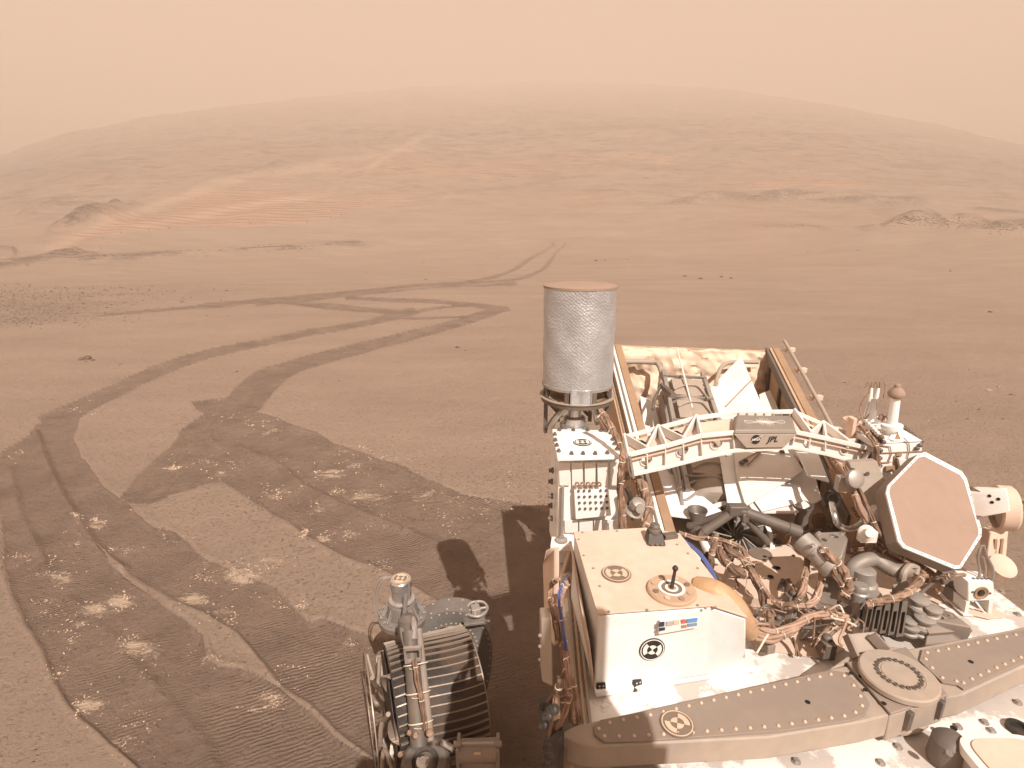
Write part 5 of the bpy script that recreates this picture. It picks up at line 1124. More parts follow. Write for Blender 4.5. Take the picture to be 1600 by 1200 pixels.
for k in range(46):
    x, y = rnd.choice([(1150,875),(1175,890),(1205,940),(1245,945),(1300,890),(1320,915),(1350,860),(1390,860),(1430,885),(1200,960),(1180,990),(1270,960),(1330,965)]); x += rnd.uniform(-22,22); y += rnd.uniform(-14,14)
    p = W(x, y, 1.13 + rnd.uniform(-.03,.04)); d = Vector((rnd.uniform(-1,1), rnd.uniform(-1,1), rnd.uniform(-.4,.2))).normalized() * rnd.uniform(.03,.08); q = MB()
    q.tube([p, p + d*.4 + Vector((0,0,rnd.uniform(.0,.02))), p + d*.8 + Vector((rnd.uniform(-.02,.02),0,0)), p + d], rnd.uniform(.0012,.0035), 6, 4); link('loose_wire', q, rnd.choice([COPPER, BROWNC, TIE, PINK, DGREY]), mc)
# foil covered duct leaving the white box
q = MB(); q.tube([W(1085,915,1.235), W(1115,925,1.235), W(1140,945,1.21), W(1158,968,1.17), W(1172,988,1.13)], lambda t: .020 + .010*math.sin(t*3.1), 16, 5); link('foil_duct', q, KAPTON, rover, 'amber foil covered duct at the corner of the white box')
q = MB()
for k in range(4): q.tube([W(1058 + k*1.2, 838, 1.236 + .001*k), W(1088 + k*1.6, 862, 1.234), W(1108 + k*1.5, 890, 1.226), W(1119 + k*1.2, 915, 1.222)], .0022, 6)
link('blue_wire_run', q, BLUE, ibox, 'thin blue wires along the lid edge')
# orange hose beside the tower
harness('orange_hose', rover, [W(978,742,y=1.47), W(996,748,y=1.46), W(1008,768,y=1.44), W(1014,790,y=1.41), W(1012,812,y=1.37), W(1008,828,y=1.33)], .016, COPPER, 5, seed=77)
# small black camera like unit on the lid
p = W(1024, 848, ZT + .009); q = MB(); q.hexa([p + Vector(v) for v in ((-.022,-.014,0),(.022,-.016,0),(.024,.03,0),(-.02,.03,0))], [p + Vector(v) for v in ((-.018,.004,.022),(.018,.003,.022),(.018,.026,.026),(-.016,.026,.026))]); bc = link('black_sensor', q, BLACK, ibox, 'black block sensor with a round top on the lid corner', bevel=.002)
q = MB(); q.lathe(p + Vector((0,.014,.022)), (0,0,1), [(.015,0),(.015,.008),(.012,.010),(.012,.018),(.009,.022)], 20); link('sensor_dome', q, DGREY, bc)
q = MB()
for dx in (-.012, 0, .012): q.lathe(p + Vector((dx,-.0155,.005)), (0,-1,0), [(.0028,0),(.0028,.0015)], 8)
link('sensor_label', q, MGREY, bc, stuff=True)
q = MB(); q.bar(p + Vector((.025,.02,.006)), p + Vector((.06,.03,.004)), .018, .01); link('sensor_plug', q, DGREY, bc, bevel=.001)
# silver connector pod left of the bay
q = MB(); q.lathe(W(990, 800, y=1.40), (.2,-.5,1), [(.025,0),(.028,.01),(.016,.02),(.022,.03),(.018,.045),(.008,.05)], 22); q.lathe(W(998, 792, y=1.38), (0,-1,.2), [(.012,0),(.012,.02)], 14); link('connector_pod', q, STEEL, tower)
q = MB(); q.tube([W(978,762,y=1.42), W(985,778,y=1.41), W(982,795,y=1.40), W(990,812,y=1.38)], .006, 8); link('pod_cable', q, BLACK, tower)

# ------------------------------------------------------------------ white bracket with a lens on the right edge of the deck
lb = empty('lens_bracket', W(1533, 950, ZD), rover); lb['label'] = 'white stand holding a small round lens on the right edge of the deck'
yl = W(1530, 962, ZD).y
def Q(px, py, off=0): return W(px, py, y=yl - off)
q = MB(); q.prism([Q(1513,909), Q(1553,910), Q(1554,938), Q(1512,940)], (0,.05,0)); lbx = link('lens_housing', q, WHITE_CLEAN, lb, bevel=.003)
q = MB(); q.lathe(Q(1533,926,.001), (0,-1,0), [(.017,0),(.017,.003),(.014,.003),(.012,.001)], 24); link('lens_ring', q, BROWN, lbx)
q = MB(); q.lathe(Q(1533,926,.002), (0,-1,0), [(.009,0),(.008,.003),(.002,.004)], 20); link('lens', q, BLACK, lbx)
q = MB(); q.lathe(Q(1520,925,.001), (0,-1,0), [(.003,0),(.003,.001)], 10); q.lathe(Q(1547,927,.001), (0,-1,0), [(.003,0),(.003,.001)], 10); link('housing_screw', q, DGREY, lbx, stuff=True)
for a_, b_, w_ in (((1513,940),(1509,963),.010), ((1549,939),(1546,964),.010), ((1526,941),(1541,961),.006)):
    q = MB(); p1, p2 = Q(*a_), Q(*b_); q.prism([p1 - Vector((w_/2,0,0)), p1 + Vector((w_/2,0,0)), p2 + Vector((w_/2,0,0)), p2 - Vector((w_/2,0,0))], (0, .045 if w_ > .008 else .004, 0)); link('stand_leg', q, WHITE, lb, bevel=.001)
q = MB(); q.prism([Q(1505,960,.006), Q(1550,962,.006), Q(1550,965,.006), Q(1505,963,.006)], (0,.05,0)); link('stand_base', q, WHITE, lb, bevel=.001)
q = MB(); q.prism([W(1500,958,ZD+.004), W(1545,968,ZD+.004), W(1572,965,ZD+.004), W(1570,960,ZD+.004), W(1540,950,ZD+.004)], (0,0,.004)); link('stand_foot', q, DUSTY, lb, bevel=.001)
q = MB(); q.tube([Q(1528,908,-.02), Q(1531,893,-.02), Q(1528,870,-.02), Q(1534,852,-.02)], .003, 7); q.tube([Q(1550,909,-.02), Q(1552,890,-.02), Q(1543,870,-.02), Q(1537,852,-.02)], .003, 7); q.tube([Q(1536,908,-.02), Q(1540,890,-.02), Q(1536,870,-.02)], .003, 7); link('lens_cable', q, STEEL, lb)
q = MB()
for k in range(5): q.lathe(Q(1519 + k*6.5, 908, -.015), (0,-.2,1), [(.005,0),(.005,.006),(.003,.010)], 10)
link('lens_terminal', q, DGREY, lb, stuff=True)

# ------------------------------------------------------------------ near right corner fittings
q = MB(); q.lathe(W(1478, 1190, ZD), (-.05,.0,1), [(.030,0),(.032,.01),(.028,.05),(.020,.058),(.004,.062)], 26); q.lathe(W(1478,1180,1.10), (0,-.5,1), [(.006,0),(.006,.012)], 10); link('grey_fitting', q, DGREY, rover, 'rounded grey fitting on the near right of the deck')
lc = W(1590, 1205, 1.10); q = MB(); c_ = [lc + Vector((math.copysign(abs(math.cos(a))**.5, math.cos(a))*.075, math.copysign(abs(math.sin(a))**.5, math.sin(a))*.060, 0)) for a in [2*math.pi*k/32 for k in range(32)]]
q.prism(c_, (0,0,.016)); cap2 = link('rounded_lid', q, WHITE, rover, 'rounded square lid at the lower right corner', bevel=.003)
q = MB(); q.prism([lc + (p - lc)*.8 + Vector((0,0,.017)) for p in c_], (0,0,.002)); link('lid_panel', q, DUSTY, cap2); q = MB(); q.prism([lc + (p - lc)*.9 + Vector((0,0,-.048)) for p in c_], (0,0,.047)); link('lid_base', q, BARL, cap2)
q = MB(); q.lathe(W(1590, 1140, ZD + .001), (0,0,1), [(.020,0),(.020,.008),(.014,.008),(.012,.002)], 24); link('dark_port', q, BLACK, rover, 'dark round port on the deck')

# ------------------------------------------------------------------ left flank of the body
fl = empty('flank_equipment', W(860, 1000, x=.07), rover); fl['label'] = 'boxes, cables and connectors hung along the left flank of the body'
def S_(px, py, x=.07): return W(px, py, x=x)
q = MB(); q.prism([S_(848,882,.075), S_(853,860,.075), S_(866,858,.095), S_(866,1010,.095), S_(851,985,.075)], (.012,.01,0)); link('flank_panel', q, DUSTY, fl, bevel=.002)
a_, b_ = S_(845,965,.058), S_(847,1068,.058)
q = MB(); q.hexa([S_(845,966,.056), S_(861,966,.075), S_(864,1074,.075), S_(847,1066,.056)], [p + Vector((.0,.06,-.02)) for p in (S_(845,966,.056), S_(861,966,.075), S_(864,1074,.075), S_(847,1066,.056))]); fb = link('flank_box', q, BARL, fl, 'grey box on the flank', bevel=.003)
for y in (993, 1010, 1031): q = MB(); q.lathe(S_(846, y, .056), (-1,0,0), [(.0035,0),(.0035,.004),(.002,.006)], 8); link('box_stud', q, STEEL, fb)
for k, (pts, r, m_, st) in enumerate([
   ([(872,905,.10),(862,915,.09),(860,940,.085),(866,965,.085),(872,1000,.09)], .007, COPPER, 4),
   ([(886,910,.11),(878,925,.10),(874,950,.095),(880,990,.10),(888,1040,.11),(896,1090,.12),(902,1130,.13)], .008, PINK, 4),
   ([(884,905,.11),(873,930,.09),(878,975,.095),(886,1020,.105)], .004, BLUE, 3),
   ([(868,930,.09),(872,970,.092),(880,1015,.10),(886,1060,.105),(893,1110,.115),(900,1135,.12)], .009, PINK, 4),
   ([(884,1020,.09),(882,1050,.085),(868,1080,.08),(855,1098,.07)], .005, BROWNC, 3),
   ([(886,1090,.09),(872,1100,.08),(865,1125,.075),(860,1150,.07)], .006, BROWNC, 3),
   ([(895,1060,.11),(900,1090,.115),(905,1130,.12)], .006, COPPER, 4),
   ([(876,1060,.08),(870,1090,.075),(868,1120,.07)], .008, BROWNC, 3),
   ([(890,1085,.10),(884,1110,.095),(872,1140,.085)], .006, PINK, 3)]):
    harness('flank_cable', fl, [S_(*p) for p in pts], r, m_, st, seed=k + 60)
q = MB(); q.prism([S_(841,1095,.06), S_(870,1085,.085), S_(872,1130,.085), S_(846,1148,.06)], (.004,.01,0)); cpn = link('connector_plate', q, BLACK, fl)
for x, y in ((852,1104),(860,1118),(853,1132),(868,1108)):
    q = MB(); q.lathe(S_(x, y, .06), (-.6,-.6,.5), [(.007,0),(.007,.008),(.005,.010),(.005,.018)], 12); link('round_connector', q, BLACK, cpn)
q = MB(); q.prism([S_(849,1155,.06), S_(872,1158,.075), S_(870,1230,.075), S_(850,1230,.06)], (.012,.02,0)); link('lower_panel', q, BLACK, fl)
for x, y in ((858,1168),(860,1182),(856,1195),(862,1210)):
    q = MB(); q.lathe(S_(x, y, .055), (-.5,-.6,.6), [(.006,0),(.006,.008),(.004,.014)], 10); link('round_connector', q, BLACK, fl)

# ------------------------------------------------------------------ camera mast behind the viewpoint
mast = empty('camera_mast', (.50, 0, ZD), rover); mast['label'] = 'upright camera mast behind the viewpoint that shades the deck corner'
q = MB(); q.cyl((.50, -.02, ZD), (.50, -.02, 1.90), .072, .065, 24); q.lathe((.50,-.02,1.30), (0,0,1), [(.08,0),(.08,.05)], 24); link('mast_tube', q, WHITE, mast)
q = MB(); q.box((.34, -.20, 2.03), (.52,0,0), (0,.26,0), (0,0,.22)); link('mast_head', q, WHITE, mast, bevel=.01)
q = MB(); q.hexa([(.43,-.22,2.141), (.575,-.22,2.141), (.575,-.02,2.141), (.43,-.02,2.141)], [(.44,-.20,2.45), (.572,-.20,2.45), (.572,-.02,2.45), (.44,-.02,2.45)]); link('head_shade_block', q, WHITE, mast, bevel=.01)  # unseen upper block, added so the mast shadow reaches the white box

# ------------------------------------------------------------------ wheel and its steering at the lower left
AX = Vector((math.cos(R(20)), math.sin(R(20)), 0)); RR, WW = .225, .40
wc_ = Vector((-.345, 1.80, RR - .012))
wheel = empty('wheel', wc_, rover); wheel['label'] = 'dark cleated metal wheel half covered in dust at the rear left'
f1 = AX.cross(Vector((0,0,1))).normalized(); f2 = Vector((0,0,1))
def ringpt(a, r, s_): return wc_ + AX*s_ + (f1*math.cos(a) + f2*math.sin(a))*r
q = MB(); NS = 96; GL = .075
prof = [(-WW/2+GL, RR-.004), (-WW/2+GL+.012, RR), (-WW/4, RR+.0035), (0, RR+.005), (WW/4, RR+.0035), (WW/2-.012, RR), (WW/2, RR-.004), (WW/2, RR-.012), (WW/2-.02, RR-.014), (-WW/2+GL+.02, RR-.014), (-WW/2+GL, RR-.012)]
for s_, r in prof:
    for k in range(NS): q.v.append(ringpt(2*math.pi*k/NS, r, s_))
m_ = len(prof)
for i in range(m_):
    for k in range(NS): q.f.append((i*NS+k, i*NS+(k+1)%NS, ((i+1)%m_)*NS+(k+1)%NS, ((i+1)%m_)*NS+k))
tire = link('wheel_rim', q, TREAD, wheel, smooth=40)
NG = 48; gm = None
for k in range(NG):
    a = 2*math.pi*k/NG
    if gm is None:
        q = MB(); L = []
        for i in range(9):
            s_ = -WW/2 + GL + .004 + (WW-GL-.008)*i/8; L.append((s_, .004*math.sin(i/8*2*math.pi)))
        for i in range(8):
            (s0_, o0), (s1_, o1) = L[i], L[i+1]
            def gp_(s_, o_, r, ww): return Vector((s_, o_ + ww, r))
            b_ = [gp_(s0_, o0, RR+.001, -.0022), gp_(s1_, o1, RR+.001, -.0022), gp_(s1_, o1, RR+.001, .0022), gp_(s0_, o0, RR+.001, .0022)]
            q.hexa(b_, [v + Vector((0,0,.0105)) for v in b_])
        gm = bpy.data.meshes.new('grouser'); gm.from_pydata(q.v, [], q.f); gm.materials.append(GROUS)
    o = bpy.data.objects.new('grouser', gm); COL.objects.link(o); o.parent = wheel; ORIG[o.name] = wc_
    rot = Matrix.Rotation(a, 4, 'X'); basis = Matrix((AX, -f1, f2)).transposed().to_4x4(); o.matrix_local = basis @ rot
for s_ in (-1, 1):
    q = MB(); ring(q, wc_ + AX*s_*(WW/2 - .001), f1, f2, RR - .016, RR - .0015, AX*s_*.004, 72); link('rim_edge', q, GROUS, wheel)
q = MB(); q.lathe(wc_ - AX*.13, AX, [(.045,0),(.055,.01),(.06,.05),(.055,.10),(.04,.13)], 28); link('wheel_hub', q, STEEL, wheel)
for k in range(6):
    a = 2*math.pi*k/6 + .3; da = .38
    q = MB(); pts = [ringpt(a, .055, -.10), ringpt(a + .12, .13, -.13), ringpt(a + .02, .20, -.135), ringpt(a - .12, RR-.016, -.10)]
    P = smooth3(pts, 5); w_ = AX*.02
    for i in range(len(P)-1):
        t = (P[i+1]-P[i]).normalized(); n_ = t.cross(AX).normalized()*.0028; q.hexa([P[i]-w_-n_, P[i+1]-w_-n_, P[i+1]+w_-n_, P[i]+w_-n_], [P[i]-w_+n_, P[i+1]-w_+n_, P[i+1]+w_+n_, P[i]+w_+n_])
    link('spoke', q, GROUS, wheel)
    q = MB(); q.tube([ringpt(a + .42*t, RR - .012 - .085*math.sin(t*math.pi), -WW/2 + .004 + GL*(.1 + .5*t)) for t in (0,.2,.4,.6,.8,1)], .0085, 8); link('spoke_loop', q, GROUS, wheel)
q = MB(); q.lathe(wc_ - AX*(WW/2 - .06), AX, [(.02,0),(RR-.016,.004),(RR-.016,.007),(.02,.005)], 48, cap=False); link('inner_web', q, TREAD, wheel)
SGREY = mat('blue_grey_metal', (0.17, 0.17, 0.165), .42, .35, .35, (0.28, 0.20, 0.145), dscale=6, sharp=.5)
# steering actuator and leg
st_ = empty('steering_assembly', W(630, 960, y=1.98), rover); st_['label'] = 'silver steering motor and grey riveted arm above the wheel'
ys_ = 1.99
def T_(px, py, y=ys_): return W(px, py, y=y)
sa = T_(628, 935, 1.99)
q = MB(); q.lathe(sa, (0,-.06,1), [(.052,-.02),(.052,.0),(.040,.006),(.040,.055),(.0435,.058),(.0435,.092),(.040,.096)], 36); mt = link('steering_motor', q, SILVER, st_, 'polished silver motor can with a round target on top')
topc = sa + Vector((0,-.06,1)).normalized()*.0962; marker(mt, topc, (0,-.06,1), (.1,1,0), .036, MTAN, MGREY)
q = MB(); q.lathe(sa - Vector((0,0,.075)), (0,-.04,1), [(.088,-.03),(.100,-.02),(.100,.0),(.094,.003),(.066,.006),(.058,.05),(.055,.06)], 30); gearbox = link('gearbox_flange', q, SGREY, st_)
q = MB()
for k in range(16):
    a = 2*math.pi*k/16; u = Vector((math.cos(a), math.sin(a), 0)); bolt(q, sa - Vector((0,0,.068)) + u*.088, (0,0,1), .0042)
link('flange_bolt', q, SILVER, gearbox, stuff=True)
for k in range(8):
    a = 2*math.pi*k/8 + .2; u = Vector((math.cos(a), math.sin(a), 0)); q = MB(); q.bar(sa - Vector((0,0,.07)) + u*.082, sa - Vector((0,0,.022)) + u*.056, .004, .016, u); link('flange_gusset', q, STEEL, gearbox)
# arm to the right, arching down
armc = [T_(652,978,1.99), T_(690,958,2.02), T_(725,957,2.05), T_(748,975,2.06), T_(757,1005,2.05), T_(752,1050,2.03), T_(742,1085,2.02)]
P = smooth3(armc, 4); q = MB()
for i in range(len(P)-1):
    t = (P[i+1]-P[i]).normalized(); n_ = t.cross(Vector((0,1,0))).normalized(); hh = .036; ww = Vector((0,.045,0))
    n1 = ((P[i+1]-P[max(i-1,0)]).normalized()).cross(Vector((0,1,0))).normalized()*hh; n2 = ((P[min(i+2,len(P)-1)]-P[i]).normalized()).cross(Vector((0,1,0))).normalized()*hh
    q.hexa([P[i]-n1-ww, P[i+1]-n2-ww, P[i+1]+n2-ww, P[i]+n1-ww], [P[i]-n1+ww, P[i+1]-n2+ww, P[i+1]+n2+ww, P[i]+n1+ww])
arm = link('bogie_arm', q, SGREY, st_, 'grey riveted arm arching down behind the wheel', smooth=40)
pts = []
for i in range(1, len(P)-4, 1):
    n_ = ((P[i+1]-P[i-1]).normalized()).cross(Vector((0,1,0))).normalized()
    for s_ in (-.026, .026): pts.append(P[i] + n_*s_ - Vector((0,.045,0)))
rivets(arm, pts, (0,-1,0), .0048, BARL)
pts = [P[i] + ((P[i+1]-P[i-1]).normalized()).cross(Vector((0,1,0))).normalized()*(-.0365 if ((P[i+1]-P[i-1]).normalized()).cross(Vector((0,1,0))).z < 0 else .0365) + Vector((0,dy,0)) for i in range(1, 14, 2) for dy in (-.03, .03)]
rivets(arm, pts, (0,0,1), .0048, BARL)
# latch mechanism on the arm top
lm = T_(743, 958, 2.03); q = MB()
q.box(lm - Vector((0,0,.015)), (.105,.02,0), (-.02,.10,0), (0,0,.012)); lat = link('latch_plate', q, SGREY, st_, bevel=.002)
q = MB(); q.tube([lm + Vector(v) for v in ((-.045,0,.01),(-.02,.04,.02),(.03,.045,.02),(.05,.01,.01),(.02,-.035,.012),(-.02,-.03,.012),(-.045,0,.01))], .006, 8); link('latch_frame', q, STEEL, lat)
q = MB(); q.box(lm + Vector((0,.005,.012)), (.035,.01,0), (-.01,.04,0), (0,0,.03)); q.bar(lm + Vector((-.04,0,.01)), lm + Vector((.045,.01,.02)), .008, .01); q.bar(lm + Vector((0,-.03,.01)), lm + Vector((.0,.045,.025)), .008, .01); link('latch_block', q, STEEL, lat, bevel=.002)
q = MB()
for dx, dy in ((-.045,-.04),(.045,-.04),(.045,.045),(-.045,.045),(.055,0)): bolt(q, lm + Vector((dx,dy,-.009)), (0,0,1), .005)
link('latch_bolt', q, DGREY, lat, stuff=True)
# leg tube in front of the wheel
yg = 1.62
l0, l1 = T_(640, 985, 1.74), T_(655, 1165, 1.52)
q = MB(); q.cyl(l0, l1, .026, .030, 24); link('leg_tube', q, mat('leg_paint', (0.10, 0.09, 0.078), .45, .1, .35, (0.20, 0.14, 0.10)), st_, 'upright grey leg tube in front of the tread')
q = MB(); q.cyl(l0 + Vector((.03,.01,0)), l1 + Vector((.035,.02,0)), .014, .014, 14); link('conduit', q, BARG, st_)
q = MB(); q.lathe(T_(637, 968, 1.80), (0.05,-.4,-1), [(.02,-.02),(.036,0),(.036,.06),(.03,.07)], 22); link('leg_knuckle', q, DGREY, st_)
q = MB(); q.tube([T_(634,930,1.93), T_(632,960,1.84), T_(628,985,1.76), T_(634,1010,1.70)], .009, 10); link('motor_lead', q, SGREY, st_)
q = MB(); q.tube([T_(640,955,1.86), T_(647,975,1.76), T_(648,1000,1.70)], .011, 10); link('motor_lead', q, SILVER, st_)
fb_ = [T_(631,1010,1.66), T_(659,1008,1.66), T_(660,1030,1.65), T_(634,1034,1.65)]
q = MB(); q.plate(fb_, [[T_(635,1014,1.66), T_(655,1012,1.66), T_(656,1027,1.65), T_(638,1030,1.65)]], (0,-.012,0)); link('silver_frame', q, SILVER, st_)
q = MB(); q.tube([T_(610,902,1.97), T_(594,905,1.97), T_(586,925,1.97), T_(586,950,1.97), T_(592,970,1.97)], .0035, 8); q.tube([T_(612,901,1.96), T_(598,907,1.96), T_(590,928,1.96), T_(590,952,1.96), T_(598,968,1.96)], .0035, 8); link('looped_cable', q, STEEL, st_)
for k in range(3): 
    p = l0.lerp(l1, .30 + .25*k); q = MB(); d_ = (l1-l0).normalized(); q.lathe(p + Vector((.012,0,0)), d_, [(.043,0),(.044,.002),(.043,.004)], 20, cap=False); e = p + Vector((.01,-.04,.01)); q.tube([e, e + Vector((-.012,-.006,.008))], .0015, 4, 1); q.tube([e, e + Vector((.012,-.006,.008))], .0015, 4, 1); link('lacing_tie', q, TIE, st_)
harness('leg_wiring', st_, [T_(648,1030,1.63), T_(652,1060,1.60), T_(660,1100,1.56), T_(664,1140,1.53)], .012, BROWNC, 3, seed=91)
q = MB(); kb = T_(665, 1192, 1.48); q.lathe(kb, (0,-.35,1), [(.075,-.05),(.082,-.03),(.082,.0),(.070,.012),(.045,.016),(.040,.0),(.025,.02),(.01,.022)], 36); kn = link('lower_joint', q, DGREY, st_, 'round dark joint at the foot of the leg')
q = MB(); q.lathe(kb + Vector((-.006,-.01,.012)), (0,-.35,1), [(.022,0),(.022,.012),(.012,.02)], 20); link('joint_bolt', q, SILVER, kn)
for x, y, r in ((672,1146,.012),(650,1150,.010),(640,1146,.008),(626,1180,.009)):
    q = MB(); q.lathe(T_(x, y, 1.50), (0,-.4,1), [(r,0),(r*1.1,.008),(r*.7,.014)], 16); link('copper_plug', q, COPPER, kn)
q = MB(); q.tube([T_(690,1160,1.50), T_(700,1165,1.5), T_(708,1170,1.49)], .010, 10); link('joint_arm', q, STEEL, kn)
bx = T_(747, 1175, 1.50); bj = empty('sleeve_block', bx, st_)
q = MB(); q.cyl(bx + Vector((-.062,0,.005)), bx + Vector((.062,.0,.01)), .036, .036, 26); link('sleeve', q, BARG, bj)
q = MB(); q.box(bx + Vector((.0,.012,-.06)), (.124,0,0), (0,.05,0), (0,0,.05)); link('sleeve_base', q, BARG, bj, bevel=.004)
for s_ in (-1, 1):
    q = MB(); q.box(bx + Vector((s_*.066,.005,-.02)), (.012,0,0), (0,.07,0), (0,0,.12)); q.lathe(bx + Vector((s_*.066,-.01,.045)), (s_,0,0), [(.010,-.012),(.010,.014)], 12); link('end_clamp', q, GREY, bj, bevel=.002)
q = MB(); q.bar(bx + Vector((-.06,-.01,.045)), bx + Vector((.06,-.01,.048)), .008, .008); link('tie_bar', q, STEEL, bj)
q = MB(); q.box(bx + Vector((0,-.030,.028)), (.024,0,0), (0,.003,.0), (0,0,.010)); link('maker_plate', q, MTAN, bj)
# ------------------------------------------------------------------ rocks
ROCK = mat('basalt_rock', (0.085, 0.062, 0.050), .9, 0, .45, (0.26, 0.165, 0.11), dscale=9, sharp=.5, bump=.6, bscale=30, var=.2)
PALE = mat('pale_rock', (0.44, 0.31, 0.22), .9, 0, .3, (0.30, 0.19, 0.13), dscale=9, sharp=.5, bump=.5, bscale=30)
ICO = bmesh.new(); bmesh.ops.create_icosphere(ICO, subdivisions=2, radius=1); ICO.verts.ensure_lookup_table()
IV = [v.co.copy() for v in ICO.verts]; IF = [tuple(v.index for v in f.verts) for f in ICO.faces]; ICO.free()
IC1 = bmesh.new(); bmesh.ops.create_icosphere(IC1, subdivisions=1, radius=1); IC1.verts.ensure_lookup_table()
IV1 = [v.co.copy() for v in IC1.verts]; IF1 = [tuple(v.index for v in f.verts) for f in IC1.faces]; IC1.free()
def rock_into(q, p, r, rnd, lo=False):
    V, Fc = (IV1, IF1) if lo else (IV, IF); s = rnd.random()*100; sc = Vector((rnd.uniform(.8,1.5), rnd.uniform(.7,1.1), rnd.uniform(.45,.8))); a = rnd.uniform(0, 6.28); ca, sa_ = math.cos(a), math.sin(a); vs = []
    for v in V:
        d = 1 + .35*noise.noise(v*1.1 + Vector((s,0,0))) + .16*noise.noise(v*2.9 + Vector((0,s,0))); w = Vector((v.x*sc.x, v.y*sc.y, v.z*sc.z))*d*r; w = Vector((round(w.x/(r*.34))*r*.10 + w.x*.7, w.y, w.z))
        vs.append(p + Vector((w.x*ca - w.y*sa_, w.x*sa_ + w.y*ca, w.z + r*.12)))
    q.add(vs, Fc)
def surf(px, py):
    """where the ground is seen at this pixel"""
    d = ray(px, py); o = Vector((0, 0, CAM_H)); t = .8; last = t
    while t < 420:
        p = o + d*t
        if p.z < ground_z(p.x, p.y): break
        last = t; t *= 1.01
    a, b = last, t
    for _ in range(8):
        m = (a + b)/2; p = o + d*m
        if p.z < ground_z(p.x, p.y): b = m
        else: a = m
    p = o + d*b; return Vector((p.x, p.y, ground_z(p.x, p.y))), b
ROCKS = [
 (128,562,5,'left rock of the small dark cluster on the open sand left of the tracks'),(137,561,7,'largest middle rock of the small dark cluster on the open sand'),(145,563,4,'right rock of the small dark cluster on the open sand'),
 (134,565,3,'smallest front rock of the dark cluster on the open sand'),(188,570,2.5,'tiny lone stone just right of the dark cluster'),
 (715,543,4,'lone dark stone on the sand right of the forked tracks'),(727,548,1.8,'pebble beside the lone stone right of the forked tracks'),
 (370,581,2.5,'small flat stone above the left wheel track'),(418,575,2.5,'small stone at the edge of the wide track bend'),
 (530,595,2.2,'small stone right of the wide track bend'),(1070,432,3,'dark stone in the short row beyond the silver canister'),
 (1095,436,3.2,'second dark stone in the short row beyond the canister'),(1127,433,2.6,'third stone of the short row beyond the canister'),(1142,435,3.4,'right end stone of the short row beyond the canister'),
 (932,408,2.4,'left stone of the thin row near the track end'),(945,408,1.8,'middle stone of the thin row near the track end'),(980,406,2,'right stone of the thin row near the track end'),
 (285,472,3,'dark stone at the right end of the gravel field'),(298,465,2.2,'stone behind the gravel field end'),(665,437,2,'dark speck stone above the long track'),
 (662,410,1.6,'tiny far stone above the long track'),(1060,367,2.4,'far dark stone below the low ridge'),(1340,392,2.2,'far dark stone on the open slope right'),
 (1545,610,4,'pale lumpy stone at the right of the photo beyond the gimbal'),(1580,617,3,'dark stone at the right edge beyond the gimbal'),(1560,605,2.5,'small dark stone beside the pale lumpy one'),
 (1400,695,1,'hidden'),(1262,395,2,'far stone in a loose group on the right slope'),(1200,391,1.8,'far stone left in the loose group'),(1485,424,2,'far single stone at right of the slope'),
 (1548,488,3,'dim flat stone on the right slope'),(1320,598,2,'small stone above the two small antennas'),(1450,658,1.6,'tiny stone right of the white bracket'),(1364,655,1,'hidden'),
 (1512,655,2.2,'small stone above the gimbal'),(1567,655,2.4,'dark stone above the gimbal near the right edge'),(1530,640,1.8,'small stone between the right edge stones'),
 (472,760,2.2,'white chip on the smooth sand between the tracks'),(473,831,2.4,'white pebble at the lower edge of the smooth sand'),(205,797,2,'pale chip on the left track ridge'),
]
rk = random.Random(5)
for px_, py_, s_, lab in ROCKS:
    if lab == 'hidden': continue
    p, t = surf(px_, py_); q = MB(); rock_into(q, p, s_ * t / FPX * .9, rk)
    o = link('rock', q, PALE if ('pale' in lab or 'white' in lab) else ROCK, None, lab, smooth=40); o['category'] = 'rock'
def scatter(name, lab, n, fn_, lo=True, m_=ROCK):
    q = MB()
    for _ in range(n):
        x, y, s_ = fn_(); p, t = surf(x, y)
        if t > 400: continue
        rock_into(q, p, s_ * t / FPX, rk, lo)
    o = link(name, q, m_, None, lab, stuff=True, smooth=0); return o
g = rk.gauss; U_ = rk.uniform
scatter('gravel', 'dark gravel strewn over the plain at left', 1500, lambda: (lambda y: (min(620, abs(g(0, 130 + (470-y)*1.5))), y, max(.4, g(.75, .35)) * (1.5 if rk.random() < .08 else 1)))(478 + 34*math.tanh(g(0, 22)/34) + U_(-6, 6)))
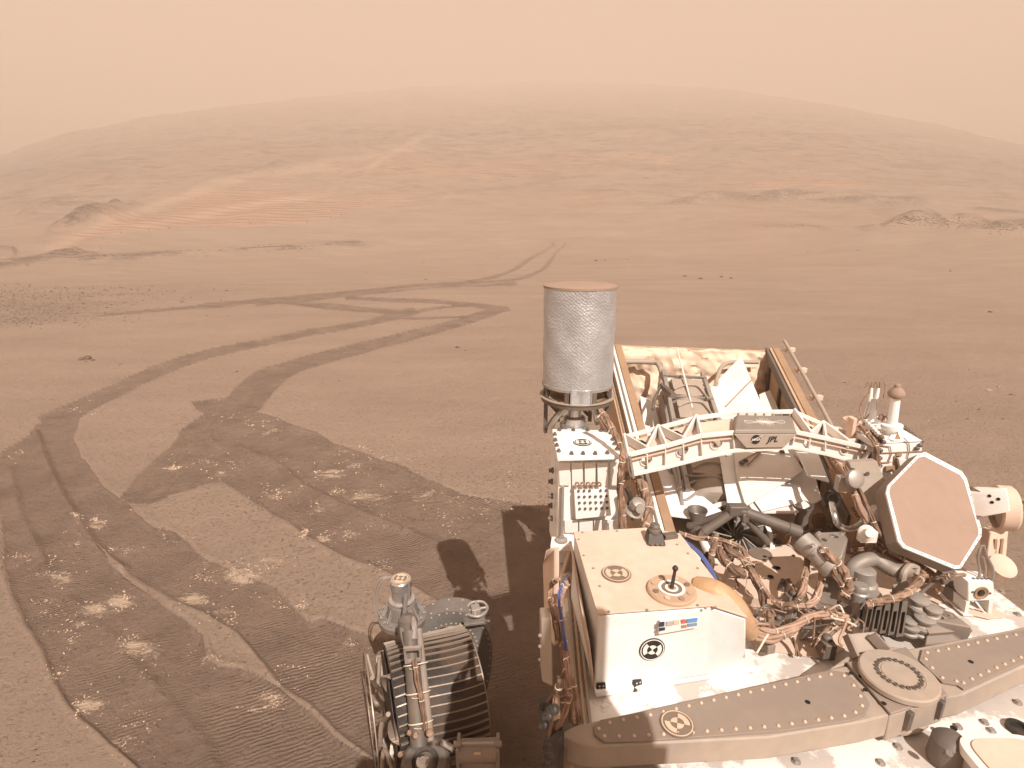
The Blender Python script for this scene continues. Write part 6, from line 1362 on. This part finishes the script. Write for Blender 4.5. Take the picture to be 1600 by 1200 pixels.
def rubble():
    c = rk.choice([(g(1435, 24), 340 + abs(g(0, 6)), U_(.5, 1.9)), (g(1560, 32), 357 + g(0, 4), U_(.5, 1.7)), (g(1500, 44), 350 + g(0, 5), U_(.4, 1.2)), (U_(1160, 1420), 354 + g(0, 2), U_(.4, 1.1)),
        (g(425, 26), 388 + g(0, 2), U_(.5, 1.7)), (U_(0, 480), 0, 0), (g(118, 20), 400 + g(0, 3), U_(.6, 1.6)), (g(1250, 60), 311 + g(0, 4), U_(.4, 1.1)), (g(410, 30), 270 + g(0, 6), U_(.4, 1.0))])
    if c[1]: return c
    return (c[0], float(np.interp(c[0], [0,110,200,400,480], [416,404,400,389,386])) + g(0, 2.5), U_(.4, 1.4))
scatter('outcrop_rubble', 'dark broken rubble along the low ridges', 1500, rubble)
scatter('far_pebbles', 'scattered dark pebbles over the open plain', 900, lambda: (U_(0, 1600), 375 + 320*rk.random()**1.6, U_(.25, .7)))
def edgepeb():
    y = U_(640, 1190); x = float(np.interp(y, [640,700,800,900,1000,1100,1200], [60,10,25,75,110,200,300])) + g(0, 14) if rk.random() < .4 else (U_(20, 640))
    return (x, y, U_(.3, 1.0))
scatter('near_grit', 'small grit and clods along the wheel tracks', 1500, edgepeb, m_=mat('soil_clod', (0.20, 0.122, 0.080), .95, bump=.5, bscale=40, var=.2))
scatter('right_grit', 'small dark grit on the sand right of the rover', 420, lambda: (U_(1330, 1600), U_(560, 900), U_(.3, 1.0)))
# pale crusts thrown up in the tracks
def chip():
    for _ in range(12):
        x, y, rx, ry, s_ = rk.choice(SALT); x = x/2 + g(0, rx*.45); y = 600 + y/2 + g(0, ry*.42)
        if noise.noise(Vector((x*.05 + y*.02, y*.11, 2))) + .5*noise.noise(Vector((x*.13, y*.25, 7))) > .12: break
    return (x, y, U_(.25, .8 + .6*s_))
scatter('salt_chips', 'pale crust fragments scattered in the wheel tracks', 2200, chip, m_=mat('pale_crust', (0.60, 0.45, 0.33), .9, var=.12))

scatter('sand_grit', 'small grit lying on the smooth sand', 2600, lambda: (lambda v: (U_(0, 1600), v, U_(.15, .6)))(600 + 600*rk.random()**1.3 - 60), m_=bpy.data.materials['soil_clod'])
